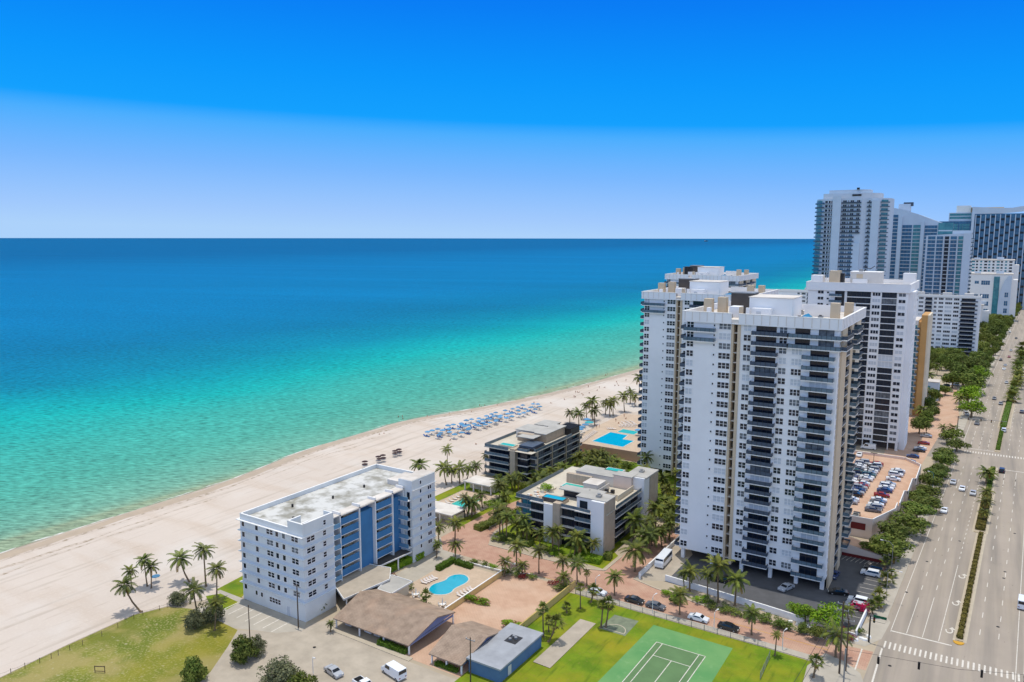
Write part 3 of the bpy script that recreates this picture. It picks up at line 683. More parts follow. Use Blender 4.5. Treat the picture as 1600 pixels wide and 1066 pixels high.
# ------------------------------------------------------------------ white tower with wide dark glass bays
def glass_bay_tower():
    X, Y, w, dp = -69.0, 348, 38.6, 38
    t = thing('apartment_tower', 'white tower with columns of wide dark window bays behind the parking deck', 'tower', (X, Y, 0)); B = Bld(t)
    zs = [3.4 + 2.62 * k for k in range(24)]; top = 66.3
    mb = MB(); mb.box(0, 0, 3.2, w, dp, top, 'white_wall'); mb.box(w, 3, 0, w + 2.2, 16, top, 'white_wall'); mb.box(2, 3, 0, w - 1, dp - 2, 3.2, 'dark_grey'); B.wall('wall', mb)
    parts('pillar', t, [(x - .5, .2, 0, x + .5, 1.2, 3.2) for x in (.5, 9.5, 19, 28.5, 38.1)], 'white_wall')
    mb = MB(); mb.box(-.4, -.4, top, w + .4, dp + .4, top + 1.4, 'roof_white')
    for x0, y0, x1, y1 in ((-.8, -.8, w + .8, -.4), (-.8, -.4, -.4, dp + .8), (w + .4, -.4, w + .8, dp + .8), (-.4, dp + .4, w + .4, dp + .8)): mb.box(x0, y0, top - .3, x1, y1, 69.4, 'white_wall'); mb.box(x0 - .1, y0 - .1, 69.4, x1 + .1, y1 + .1, 69.55, 'ledge')
    mb.build('parapet', t)
    mb = MB(); mb.box(15, 10, 67.7, 27, 20, 73.6, 'off_white'); mb.box(16.2, 8.4, 67.7, 22, 10, 70.6, 'white_wall'); mb.box(17.5, 9.9, 71, 20, 10, 72.8, 'tan_wall'); mb.box(22.6, 9.9, 71, 25, 10, 72.8, 'off_white'); mb.box(14.8, 9.8, 73.6, 27.2, 20.2, 73.8, 'ledge'); mb.build('penthouse', t)
    parts('roof_vent', t, [(6.8, 8, 67.7, 11.2, 12.5, 74.0)], 'tan_wall'); parts('roof_vent', t, [(11.4, 8.6, 67.7, 12.6, 12, 73.0)], 'dark_metal'); parts('roof_vent', t, [(-.2, 6, 67.7, 4.4, 12, 72.0), (w - 4.5, 24, 67.7, w + .3, 30, 73.0)], 'white_wall')
    mb = MB(); mb.tube([(20, 13, 73.8), (20.2, 13.2, 75.4), (22.4, 13.4, 75.0), (24, 13, 76.2)], .18, 'dark_metal'); mb.box(18, 12.5, 73.8, 19.5, 14, 74.8, 'metal_grey'); mb.build('roof_plant', t)
    parts('pier', t, [(x, -.25, 0.2, x + .35, 0, top - .3) for x in (15.2, 25.0, 28.7, 34.7)], 'ledge'); parts('recess_shade_strip', t, [(13.6, -.03, 3.2, 14.7, 0, top - .3)], 'glass_dark')  # flat dark strip on the wall paints in the darkness of a recess
    for i, z in enumerate(zs):
        tp = i >= 22
        B.put('window', (2.4, 1.2, 2, 1, vv((.8, .1, .1))), 4.0, 0, z + .9, 0)
        B.put('window', (1.0, .7, 1, 1, 0), 7.6, 0, z + 1.1, 0)
        B.put('glass_door', (2.7, 2.1, 1, 0), 11.0, 0, z + .15, 0); B.put('balcony', (5.0, .9, 'ledge'), 8.7, 0, z, 0, (5.0, .9, 'rail_glass', False))
        B.put('glass_door', (9.0 if tp else 5.4, 2.2, 5 if tp else 3, vv((.86, .12, .02))), 15.8 if tp else 19.4, 0, z + .1, 0)
        B.put('balcony', (9.3, .5, 'ledge'), 15.6, 0, z, 0)
        B.put('window', (3.0, 1.35, 3, 1, vv()), 25.5, 0, z + .75, 0)
        B.put('glass_door', (5.4, 2.25, 4, vv((.8, .12, .08))), 29.1, 0, z + .1, 0); B.put('balcony', (5.6, .35, 'ledge'), 29.05, 0, z, 0)
        B.put('window', (2.6, 1.3, 2, 1, vv((.5, .2, .3))), 35.3, 0, z + .8, 0)
        for yy, ww in ((4, .7), (9, .7)): B.put('window', (ww, 1.3, 1, 1, 0), w + 2.2, yy, z + .8, R90)
        for yy in (20, 27): B.put('window', (1.6, 1.4, 1, 1, 0), w, yy, z + .7, R90)
        if tp: B.put('balcony', (10, 1.5, 'ledge'), w, 16.5, z, R90, (10, 1.5, 'rail_dark', True))
        B.put('balcony', (4.2, 1.3, 'ledge'), 0, 12, z, -R90, (4.2, 1.3, 'rail_dark', False))
    # stepped corner balconies next to the front tower
        B.put('balcony', (5.4, 1.6, 'ledge'), 18.0, 0, z, 0, (5.4, 1.6, 'rail_dark', False)) if not tp and i > 0 else None
    B.flush()
glass_bay_tower()

# ------------------------------------------------------------------ long slab block
def long_slab():
    X, Y, w, dp = -152, 645, 142, 18
    t = thing('apartment_block', 'long white slab block with close rows of windows behind the trees', 'building', (X, Y, 0)); B = Bld(t)
    top = 45.2; zs = [top - 3.0 * (k + 1) for k in range(14)]
    mb = MB(); mb.box(0, 0, 0, w, dp, top, 'white_wall'); mb.box(w, 1, 0, w + 1.0, 8, top, 'white_wall'); B.wall('wall', mb)
    mb = MB(); mb.box(-.5, -.5, top, w + .8, dp + .5, top + .6, 'roof_grey')
    for a in ((-.8, -.8, w + 1, -.4), (w + .6, -.4, w + 1, dp + .8)): mb.box(a[0], a[1], top, a[2], a[3], top + 1.6, 'ledge')
    mb.build('parapet', t)
    parts('roof_plant', t, [(x, 7, top + .6, x + 6, 12, top + 2.8) for x in (20, 60, 100, 118, 132)] + [(x + 9, 6, top + .6, x + 10, 8, top + 1.6) for x in (20, 60, 100, 118)], 'off_white')
    for z in zs:
        for s0 in (142, 100, 58):
            a = s0 - 42
            for u, ww, nx in ((0, 1.8, 2), (3.2, 3.0, 3), (13.2, 1.7, 2), (16.2, 3.0, 3), (20.4, 4.4, 4), (25.9, 3.4, 3)):
                B.put('window', (ww, 1.5, nx, 1, vv((.75, .15, .1))), a + u, 0, z + .9, 0)
            B.put('glass_door', (4.2, 2.3, 3, 0), a + 7.6, 0, z + .1, 0); B.put('balcony', (4.6, 1.2, 'white_wall'), a + 7.4, 0, z, 0, (4.6, 1.2, 'rail_dark', False))
            B.put('glass_door', (8.6, 2.4, 5, 0), a + 30.8, 0, z + .1, 0); B.put('balcony', (10.8, 1.4, 'white_wall'), a + 30.2, 0, z, 0, (10.8, 1.4, 'rail_dark', False))
    B.flush()
long_slab()

# ------------------------------------------------------------------ orange block
def orange_block():
    t = thing('apartment_block', 'narrow block with orange side wall and green balconies behind the glass bay tower', 'building', (-49, 425, 0)); B = Bld(t)
    mb = MB(); mb.box(0, 0, 0, 17.4, 20, 45.5, 'beige_wall'); mb.box(18.6, -.6, 0, 21.3, 20, 50.6, 'orange_wall'); mb.box(21.3, -.4, 0, 22.2, 20, 50.6, 'beige_wall'); mb.box(17.4, 0, 0, 18.6, 20, 47, 'orange_wall'); B.wall('wall', mb)
    mb = MB(); mb.box(-.3, -.3, 45.5, 17.4, 20.3, 47.8, 'off_white'); mb.build('parapet', t)
    for k in range(15):
        z = 3.5 + 2.85 * k
        B.put('glass_door', (8, 2.2, 4, 4), 9, 0, z + .1, 0); B.put('balcony', (9.2, 1.4, 'white_wall'), 8.9, 0, z, 0, (9.2, 1.4, 'rail_glass', False))
        B.put('window', (3, 1.4, 2, 1, 4), 3, 0, z + .8, 0)
    B.flush()
orange_block()

# ------------------------------------------------------------------ the far high-rises
def round_tower():
    X, Y = -137, 700
    t = thing('high_rise', 'tall grey high-rise with rounded sea end and stepped crown, leftmost of the far group', 'tower', (X, Y, 0))
    H = 121; mb = MB()
    arcp = [(8 - 8 * math.cos(rad(a)), 10 - 10 * math.sin(rad(a))) for a in range(-70, 91, 16)]
    body = arcp + [(14.5, 0), (21.0, 0), (21.0, .8), (37, .8), (41, 3), (44, 3), (50, 4), (56, 8), (58, 14), (58, 30), (4, 30)]
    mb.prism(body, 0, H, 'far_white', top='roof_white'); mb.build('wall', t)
    mb = MB(); mb.box(14.6, -.9, 0, 21, .1, H + 2, 'far_white'); mb.build('pier', t); parts('pier', t, [(31, -.2, 0, 37, .9, 84), (44.4, 1.0, 0, 50.4, 3.0, H - 2)], 'far_white')
    mb = MB(); mb.prism([(6, 3), (34, 2), (44, 6), (50, 12), (50, 26), (6, 26)], H, H + 4.5, 'far_white'); mb.prism([(10, 6), (36, 5), (42, 10), (42, 22), (10, 22)], H + 4.5, H + 7.5, 'far_white', top='roof_grey')
    mb.box(29, 1.6, H + 2, 36, 2.2, H + 3.5, 'dark_metal'); mb.box(32, 3, H + 7.5, 34, 5, H + 9, 'dark_metal'); mb.build('crown', t)
    B = Bld(t)
    nf = 33
    for k in range(nf):
        z = H - 3.9 - 3.55 * k
        if z < 2: break
        # curved bay: slab ring, glass
        q = MB(); ring = [(8 - 9.4 * math.cos(rad(a)), 10 - 11.4 * math.sin(rad(a))) for a in range(-60, 91, 15)]
        q.prism(ring + [(14, -1.3), (14, 4), (4, 14)], z - .25, z, 'rail_dark')
        ring2 = [(8 - 8.3 * math.cos(rad(a)), 10 - 10.3 * math.sin(rad(a))) for a in range(-60, 76, 15)]
        for a, b_ in zip(ring2, ring2[1:]): q.quad((a[0], a[1], z), (b_[0], b_[1], z), (b_[0], b_[1], z + 2.6), (a[0], a[1], z + 2.6), 'glass_teal')
        for a, b_ in zip(ring, ring[1:]): q.quad((a[0], a[1], z), (b_[0], b_[1], z), (b_[0], b_[1], z + .9), (a[0], a[1], z + .9), 'rail_dark' if k % 2 else 'glass_blue')
        q.build('curved_balcony', t)
        for x, ww in ((8.2, 2.2), (11.0, 1.6), (13.0, 1.0)): B.put('window', (ww, 2.0, 1, 1, 0), x, 0, z + .4, 0)
        wide = k < 8
        B.put('balcony', (15.0 if wide else 10.6, 1.4, 'rail_dark'), 21.4, .8, z, 0, (15.0 if wide else 10.6, 1.4, 'rail_dark', False))
        for x, ww in ((22.2, 3.0), (26.0, 1.0), (28.0, 2.8)) + (((33, 2.6),) if wide else ()): B.put('window', (ww, 2.1, 2, 1, 0 if wide else 3), x, .8, z + .4, 0)
        B.put('balcony', (3.0, 1.2, 'rail_dark'), 40.9, 3, z, 0, (3.0, 1.2, 'rail_dark', False)); B.put('window', (1.6, 1.8, 1, 1, 1), 41.6, 3, z + .4, 0)
        B.put('balcony', (7, 1.6, 'far_white'), 50.6, 4.4, z, rad(33.7), (7, 1.6, 'rail_glass', False)); B.put('glass_door', (5.6, 2.5, 3, 4), 51.2, 4.8, z + .1, rad(33.7))
    B.flush()
round_tower()
def blue_slab(X, Y, w, dp, tops, bays, label, piers, nf, fh=3.3, pier_w=2.5):
    t = thing('high_rise', label, 'tower', (X, Y, 0)); B = Bld(t)
    mb = MB(); n = len(tops)
    pr = [(x, z) for x, z in tops]
    out = [(0, 0)] + pr + [(w, 0)]; k = len(out)
    mb.add([(x, 0, z) for x, z in out] + [(x, dp, z) for x, z in out], [tuple(range(k - 1, -1, -1)), tuple(range(k, 2 * k))] + [(i, (i + 1) % k, k + (i + 1) % k, k + i) for i in range(k)], 'far_white')
    B.wall('wall', mb)
    parts('pier', t, [(x0, -1.5, 0, x1, -.02, zt) for x0, x1, zt in piers], 'far_white')
    for x0, x1, zt, v in bays:
        k = 0; z = zt - fh
        while z > 2 and k < nf:
            B.put('glass_door', (x1 - x0, fh - .55, max(1, int((x1 - x0) / 2.2)), v), x0, 0, z + .3, 0)
            B.put('balcony', (x1 - x0, 1.2, 'ledge'), x0, 0, z + .1, 0)
            z -= fh; k += 1
    k = 0; z = pr[-1][1] - fh - 2
    while z > 2: B.put('balcony', (dp * .5, 1.6, 'ledge'), w, 2, z, R90, (round(dp * .5, 2), 1.6, 'rail_glass', False)); z -= fh
    B.flush(); return t
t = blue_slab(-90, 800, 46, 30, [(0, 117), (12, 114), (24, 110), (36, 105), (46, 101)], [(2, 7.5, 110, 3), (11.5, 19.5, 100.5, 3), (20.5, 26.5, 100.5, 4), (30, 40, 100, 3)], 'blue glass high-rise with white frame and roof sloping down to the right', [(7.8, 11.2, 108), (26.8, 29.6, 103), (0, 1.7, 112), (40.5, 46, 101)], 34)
mb = MB(); mb.box(6, 12, 112, 16, 20, 120, 'far_white'); mb.box(10, 13, 118, 18, 18, 121.5, 'rail_dark'); mb.build('roof_plant', t)
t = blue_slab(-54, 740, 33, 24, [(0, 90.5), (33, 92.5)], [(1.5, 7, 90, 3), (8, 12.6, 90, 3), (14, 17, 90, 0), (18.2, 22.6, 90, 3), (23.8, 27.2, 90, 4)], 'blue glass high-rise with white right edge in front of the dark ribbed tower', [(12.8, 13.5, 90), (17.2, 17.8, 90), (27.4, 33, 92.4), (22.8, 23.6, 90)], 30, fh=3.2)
mb = MB(); mb.box(8, 6, 90.8, 19, 14, 101, 'glass_teal'); mb.box(8.4, 5.9, 94, 18.6, 6, 95, 'far_white'); mb.box(19, 3, 91.4, 33, 20, 94.6, 'far_white'); mb.build('penthouse', t)
def ribbed_tower():
    X, Y, w = -76, 1150, 100
    t = thing('high_rise', 'broad dark glass high-rise with thin white vertical ribs, rightmost of the far group', 'tower', (X, Y, 0))
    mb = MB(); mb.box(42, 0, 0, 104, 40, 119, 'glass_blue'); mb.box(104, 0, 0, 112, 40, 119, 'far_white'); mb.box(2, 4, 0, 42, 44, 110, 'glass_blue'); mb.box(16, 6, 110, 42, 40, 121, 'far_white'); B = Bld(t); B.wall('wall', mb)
    mb = MB(); mb.add([(42, 0, 119), (70, 0, 118.5), (95, 0, 121), (112, 0, 124), (112, 40, 124), (95, 40, 121), (70, 40, 118.5), (42, 40, 119), (42, 0, 128), (70, 0, 126), (85, 0, 126), (112, 0, 131), (112, 40, 131), (85, 40, 126), (70, 40, 126), (42, 40, 128)],
                      [(0, 1, 9, 8), (1, 2, 10, 9), (2, 3, 11, 10), (8, 9, 14, 15), (9, 10, 13, 14), (10, 11, 12, 13), (3, 4, 12, 11)], 'far_white'); mb.build('crown', t)
    mb = MB(); mb.box(24, 8, 121, 40, 22, 130, 'ledge'); mb.box(40, 10, 121, 76, 24, 127.5, 'tan_wall'); mb.build('penthouse', t)
    parts('rib', t, [(46 + k * 5.3, -1.2, 0, 46.9 + k * 5.3, -.02, 118) for k in range(11)] + [(42, -2, 0, 45, -.02, 119)], 'far_white'); parts('rib', t, [(104, -1, 0, 112, -.02, 119)], 'far_white')
    for k in range(35):
        z = 114 - 3.35 * k
        if z < 2: break
        for j in range(11): B.put('glass_door', (4.2, 2.6, 2, 3 if (j + k) % 3 else 0), 47.0 + j * 5.3, 0, z, 0)
        B.put('balcony', (58, .5, 'glass_blue'), 45.1, 0, z, 0)
        if z < 106:
            for x, ww in ((4, 9), (15, 12), (29, 11)): B.put('glass_door', (ww, 2.7, 3, 4), x, 4, z, 0)
    for z in (113, 117): B.put('glass_door', (24, 3.0, 6, 4), 17, 6, z, 0)
    B.flush()
ribbed_tower()
def low_white(X, Y, w, dp, H, label, arch):
    t = thing('hotel_building', label, 'building', (X, Y, 0)); B = Bld(t)
    mb = MB(); mb.box(0, 0, 0, w, dp, H, 'ledge'); mb.box(w, 3, 0, w + 5, dp - 3, H - 5, 'ledge'); B.wall('wall', mb)
    mb = MB(); mb.box(-.6, -.6, H, w + .6, dp + .6, H + 1.2, 'roof_white'); mb.box(3, 5, H + 1.2, 9, 9, H + 3, 'far_white'); mb.box(w * .6, 6, H + 1.2, w * .6 + 7, 10, H + 4, 'far_white'); mb.build('parapet', t)
    if arch:
        mb = MB(); mb.box(w * .56, -.6, 0, w * .7, 0, H - 2, 'glass_teal')
        pts = [(w * .70, 0), (w * .98, 0), (w * .98, H - 1), (w * .90, H - 1), (w * .82, H - 6), (w * .76, H - 13), (w * .72, H - 20), (w * .70, H - 28)]
        mb.add([(x, -1.6, z) for x, z in pts] + [(x, 0, z) for x, z in pts], [tuple(range(8))] + [(i, (i + 1) % 8, 8 + (i + 1) % 8, 8 + i) for i in range(8)], 'far_white'); mb.build('curved_wall', t)
        for z in (8, 16, 24, H - 11): B.put('window', (8, 4.5, 4, 2, 3), w * .26, 0, z, 0); B.put('window', (4, 3, 2, 1, 3), w * .10, 0, z + 1, 0)
        for z in (9, 17, 26): B.put('window', (3.4, 5, 2, 2, 3), w * .84, -1.6, z, 0)
    else:
        for k in range(int(H / 3.6)):
            for j in range(int(w / 4.2)): B.put('window', (2.2 if j % 3 else 3.2, 1.9, 1, 1, 0 if j % 2 else 4), 1 + j * 4.2, 0, 2 + k * 3.6, 0)
    B.flush()
low_white(-25, 970, 38, 26, 49.5, 'white building with a curved wall and green glass strip among the far trees', True)
low_white(-29, 1080, 44, 30, 62, 'pale hotel building with green trim behind the curved white one', False)
low_white(-22, 860, 12, 14, 24, 'small white annex at the right end of the long slab block', False)
mb = MB(); t = thing('house', 'small white cube house among trees below the orange block', 'house', (-30, 470, 0)); mb.box(0, 0, 0, 7, 9, 10, 'far_white'); mb.build('wall', t)
mb = MB(); mb.box(-.2, -.2, 10, 7.2, 9.2, 10.5, 'roof_white'); mb.build('roof', t); mb = MB(); mb.box(1.5, -.05, 6, 3, 0, 8, 'glass_teal'); mb.build('window', t)
# ------------------------------------------------------------------ blue and white beach block
def blue_block():
    X0, X1, Y0, Y1 = -151.0, -129.2, 115.0, 163.4
    t = thing('apartment_building', 'white and blue beachfront apartment building with stained flat roof', 'building', (X0, Y0, 0)); B = Bld(t)
    w, dp = X1 - X0, Y1 - Y0; H = 20.5; na, nb = 9.6, 38.4      # north wing ends, south wing starts
    mb = MB(); mb.box(0, 0, 0, w, na, H, 'pale_blue_wall'); mb.box(0, nb, 0, w, dp, H, 'pale_blue_wall'); mb.box(0, na, 0, w - 5.2, nb, H, 'blue_wall'); B.wall('wall', mb)
    mb = MB()   # roof slab with parapets
    mb.box(.3, .3, H, w - 5.2, dp - .3, H + .25, 'roof_stained'); mb.box(w - 5.2, .3, H, w - .3, na - .3, H + .25, 'roof_stained')
    mb.box(w - 5.2, na, H, w - 2.6, nb, H + .25, 'roof_white')
    mb.build('roof', t)
    mb = MB()
    for x0, y0, x1, y1, h in ((0, 0, w - 5, .3, 1.3), (0, .3, .3, dp, 1.3), (.3, dp - .3, w - 4, dp, 1.3), (w - 5, 0, w - 4.7, 3.8, 2.9), (w - 4.7, 0, w, .3, 2.9), (w - .3, .3, w, na - .3, 2.9), (w - 5, 3.8, w - 4.7, 6.0, .9)):
        mb.box(x0, y0, H, x1, y1, H + h, 'pale_blue_wall'); mb.box(x0 - .06, y0 - .06, H + h, x1 + .06, y1 + .06, H + h + .12, 'ledge')
    mb.box(w - 4.7, nb, H, w, dp, H + 2.6, 'pale_blue_wall'); mb.box(w - 4.5, nb + .2, H + 2.6, w - .2, dp - .2, H + 2.7, 'roof_white'); mb.box(w - 9, nb + .4, H + .25, w - 4.7, nb + 8, H + 1.6, 'roof_white')
    mb.box(w - 3, na - .3, H, w, na, H + 2.9, 'pale_blue_wall')
    mb.build('parapet', t)
    for x, y in ((9, 22), (9.6, 33), (5, 12), (12, 6)): mb = MB(); mb.tube([(x, y, H + .25), (x, y, H + 1.0)], .28, 'dark_metal', 8); mb.build('roof_vent', t)
    zl = [H - 2.65 * k for k in range(7)]
    mb = MB()
    for k, z in enumerate(zl):
        o = .55 if k else .7; mt = 'ledge' if k == 0 else 'pale_blue_wall'
        mb.box(-o, -o, z - .14, w + .35, 0, z, mt); mb.box(-o, 0, z - .14, 0, dp, z, mt)
        mb.box(w, 0, z - .14, w + .35, na, z, mt); mb.box(w, nb, z - .14, w + .35, dp + .2, z, mt)
    mb.build('ledge', t)
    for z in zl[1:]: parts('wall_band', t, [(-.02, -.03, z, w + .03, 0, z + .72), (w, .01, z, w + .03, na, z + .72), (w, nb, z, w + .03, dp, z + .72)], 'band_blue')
    for k in range(7):
        z = zl[k] - 2.65 + 1.0
        for x, ww, nx in ((.6, 1.1, 1), (5.5, 1.1, 1), (9.5, 2.3, 2), (12.6, 1.1, 1), (14.9, 1.1, 1), (18.0, 2.3, 2)):
            if k == 6 and x in (5.5, 9.5, 12.6, 14.9, 18.0): continue
            B.put('window', (ww, 1.25, nx, 1 if nx == 1 else 2, 0 if VR.random() < .85 else 1), x, 0, z, 0)
        if k == 6:
            B.put('window', (4.0, 1.2, 4, 2, 0), 9.6, 0, z - 1.0, 0); B.put('window', (.9, 1.1, 1, 1, 0), 4.6, 0, z - .6, 0); B.put('window', (.9, 1.1, 1, 1, 0), 6.5, 0, z - .6, 0)
            B.put('glass_door', (1.3, 2.2, 1, 2), 15.5, 0, .1, 0)
        for y, ww, nx in ((1.0, 2.5, 2), (6.0, 1.1, 1)):
            if k < 6: B.put('window', (ww, 1.15, nx, 2, 0), w, y, z, R90)
        for y, ww, nx in ((nb + 3.2, .8, 1), (nb + 6.6, 1.7, 2)):
            B.put('window', (ww, 1.0, nx, 1, 0), w, y, z + (.1 if k < 6 else .3), R90)
    B.put('window', (.9, 1.1, 1, 2, 0), w, 6.2, H + .9, R90); B.put('window', (.8, 1.0, 1, 1, 0), w, nb + 3.2, H + .9, R90)
    # gallery side: blue decks between thin white fins
    xf = w - 5.2
    parts('fin', t, [(xf, y, 3.2, xf + 2.6, y + .35, H + .9) for y in (na + 4.6, na + 11.4, na + 17.2, na + 23.9, nb - .6)], 'ledge')
    parts('stair_tower', t, [(xf, na + 11.8, 3.2, xf + 1.6, na + 17.2, H - 1.8), (xf, na + 24.3, 3.2, xf + 1.6, nb - .6, H - 1.8)], 'blue_wall')
    for k in range(7):
        z = zl[k] - 2.65
        if z < 3: continue
        for ya, yb in ((na + 4.95, na + 11.4), (na + 17.55, na + 23.9)):
            mb = MB(); mb.box(xf, ya, z - .15, xf + 2.3, yb, z, 'ledge'); mb.box(xf + 2.1, ya, z, xf + 2.25, yb, z + 1.7, 'blue_wall')
            mb.box(xf, ya, z, xf + .1, yb, z + 2.4, 'beige_wall'); mb.box(xf + .1, ya + 1.6, z + .1, xf + .18, ya + 3.2, z + 2.2, 'glass_dark'); mb.build('gallery', t)
        mb = MB(); mb.box(xf, na, z - .15, w - 2.2, na + 4.6, z, 'ledge'); mb.box(w - 2.4, na + .3, z, w - 2.2, na + 4.4, z + 1.1, 'blue_mid'); mb.box(w - 2.2, na + 1.0, z + .2, w - 1.2, na + 1.2, z + .9, 'ledge'); mb.build('gallery', t)
        mb = MB(); mb.box(xf + .2, nb - 1.5, z - .15, w - .3, nb, z, 'ledge'); mb.box(xf + .2, nb - 1.5, z, w - .3, nb - 1.35, z + 1.1, 'blue_mid'); mb.build('gallery', t)
        B.put('glass_door', (1.4, 1.9, 1, 0), xf + .6, nb, z + .1, 0); B.put('glass_door', (.8, 1.9, 1, 0), w - 1.6, nb, z + .1, 0)
    parts('canopy', t, [(xf + .2, ya, H - .1, xf + 2.8, yb - .2, H + .15) for ya, yb in ((na + 4.9, na + 11.4), (na + 11.8, na + 17.2), (na + 17.6, na + 23.9), (na + 24.3, nb - .4))], 'roof_white')
    B.flush(120)
blue_block()
def flat_roof(label, pts, z, th, m, posts, name='canopy_roof', cat='canopy', walls=None):
    t = thing(name, label, cat, (pts[0][0], pts[0][1], 0)); ox, oy = pts[0]
    P = [(p[0] - ox, p[1] - oy) for p in pts]
    mb = MB(); mb.prism(P, z, z + th, 'off_white', top=m)
    P = ccw(P)
    for a, b in zip(P, P[1:] + P[:1]):
        dx, dy = b[0] - a[0], b[1] - a[1]; L = math.hypot(dx, dy); nx, ny = -dy / L * .16, dx / L * .16
        mb.prism([(a[0], a[1]), (b[0], b[1]), (b[0] + nx, b[1] + ny), (a[0] + nx, a[1] + ny)], z + th, z + th + .14, 'ledge')
    mb.build('roof', t)
    if posts:
        parts('post', t, [(p[0] - ox - .15, p[1] - oy - .15, 0, p[0] - ox + .15, p[1] - oy + .15, z) for p in posts], 'white_wall')
    if walls:
        mb = MB()
        for (x0, y0, x1, y1, wm) in walls: mb.box(x0 - ox, y0 - oy, 0, x1 - ox, y1 - oy, z, wm)
        mb.build('wall', t)
    return t
flat_roof('large flat stained concrete entrance canopy between blue building and carport', [(-134.6, 128.2), (-124.4, 122.4), (-122.4, 136.4), (-126.6, 141.6), (-134.6, 140)], 3.4, .35, 'concrete_grey', [(-126, 125), (-124, 134), (-133, 131)], walls=[(-134.6, 131, -127.5, 139, 'dark_grey')])
flat_roof('small flat roofed annex beside the kidney pool terrace', [(-122.2, 131.5), (-117.6, 131.5), (-117.6, 139.4), (-124.6, 139.4)], 2.9, .3, 'roof_grey', None, 'annex', 'annex', walls=[(-121.8, 132.2, -118.4, 138.8, 'beige_wall')])
flat_roof('long narrow brown covered walkway along foot of the blue facade', [(-134.3, 128.4), (-131.6, 127.6), (-129.2, 151.5), (-129.2, 153.2), (-134.3, 153.2)], 3.2, .25, 'dark_grey', [(-130.8, 132), (-130.2, 140), (-129.8, 148)])
def gable_shed(x0, x1, y0, y1, eave, ridge, label, cars):
    t = thing('carport', label, 'carport', (x0, y0, 0)); w, dp = x1 - x0, y1 - y0
    mb = MB(); e = .25; xm = 0
    # ridge runs along x: low at the street side, high near the back third
    yr = dp * .56
    vs = [(-.4, -.6, eave), (w + .4, -.6, eave), (w + .9, yr, ridge), (-.9, yr, ridge), (-.4, dp + .4, eave + .4), (w + .4, dp + .4, eave + .4)]
    lo = [(x, y, z - e) for x, y, z in vs]
    mb.add(vs + lo, [(0, 1, 2, 3), (3, 2, 5, 4), (7, 6, 9, 8), (8, 9, 10, 11), (0, 6, 7, 1), (4, 5, 11, 10), (3, 9, 6, 0), (4, 10, 9, 3), (1, 7, 8, 2), (2, 8, 11, 5)], 'roof_shingle'); mb.build('roof', t)
    mb = MB(); mb.add([(w, 0, eave - .2), (w, yr, ridge - .4), (w, dp, eave + .1)], [(0, 1, 2)], 'gable_blue'); mb.add([(w - .15, 0, eave - .2), (w - .15, yr, ridge - .4), (w - .15, dp, eave + .1)], [(2, 1, 0)], 'gable_blue')
    mb.box(w - .15, 0, eave - .6, w + .05, dp, eave - .2, 'gable_blue'); mb.build('gable', t)
    n = max(2, int(w / 6))
    parts('post', t, [(i * w / n - .14, y - .14, 0, i * w / n + .14, y + .14, eave) for i in range(n + 1) for y in (0.0, dp)], 'white_wall')
    mb = MB(); mb.box(.3, dp - .6, 0, w * .5, dp - .4, eave, 'beige_wall'); mb.build('wall', t)
gable_shed(-121.6, -100.2, 117.2, 132.8, 2.4, 4.9, 'large carport with broad brown shingle roof beside the side street', 4)
gable_shed(-94.0, -86.4, 117.2, 131.6, 2.3, 4.6, 'small carport with brown shingle roof and blue gable next to flat roofed hut', 1)
t = thing('hut', 'blue walled hut with grey flat roof and square dark roof opening', 'hut', (-85.6, 118.6, 0))
mb = MB(); mb.box(0, 0, 0, 7.6, 16.4, 2.9, 'hut_wall'); mb.build('wall', t)
mb = MB(); mb.box(-.4, -.4, 2.9, 8.0, 16.6, 3.25, 'hut_roof'); mb.build('roof', t)
mb = MB(); mb.box(2.6, 9.2, 3.25, 5.4, 12.4, 3.3, 'dark_metal'); mb.build('roof_opening', t)
for x, y in ((3.5, 10.2), (4.3, 11.2), (3.6, 11.6)): mb = MB(); mb.tube([(x, y, 3.3), (x, y, 3.7)], .35, 'metal_grey', 8); mb.build('fan', t)
mb = MB(); mb.box(7.6, 3, .1, 7.65, 4.2, 2.1, 'off_white'); mb.build('door', t)
# yellow garden walls
def garden_wall(pts, h, th, m, label, cap='ledge'):
    mb = MB()
    for a, b in zip(pts, pts[1:]):
        dx, dy = b[0] - a[0], b[1] - a[1]; L = math.hypot(dx, dy); nx, ny = -dy / L * th / 2, dx / L * th / 2
        mb.prism([(a[0] - nx, a[1] - ny), (b[0] - nx, b[1] - ny), (b[0] + nx, b[1] + ny), (a[0] + nx, a[1] + ny)], 0, h, m)
        mb.prism([(a[0] - nx * 1.3, a[1] - ny * 1.3), (b[0] - nx * 1.3, b[1] - ny * 1.3), (b[0] + nx * 1.3, b[1] + ny * 1.3), (a[0] + nx * 1.3, a[1] + ny * 1.3)], h, h + .08, cap)
    return tag(mb.build('garden_wall'), label, 'wall')
garden_wall([(-104.4, 133.2), (-104.5, 160.4)], 1.5, .25, 'yellow_wall', 'yellow wall along edge of the kidney pool terrace')
garden_wall([(-85.2, 136), (-85.2, 164.6)], 1.7, .25, 'yellow_wall', 'yellow wall between the brick lot and the green lawn', 'yellow_kerb')
garden_wall([(-73.6, 214), (-73.6, 178.2), (-73, 177.4)], 1.3, .3, 'white_wall', 'white wall beside the ramp where the white bus stands')
garden_wall([(-67.2, 180.3), (-40.9, 177.4), (-32, 176.2)], 1.5, .3, 'white_wall', 'long white wall in front of the tall front tower behind palms')
garden_wall([(rx(-20.6, 176), 176), (rx(-20.6, 189), 189)], 1.5, .25, 'white_wall', 'short white wall at the road corner of the tower car park')
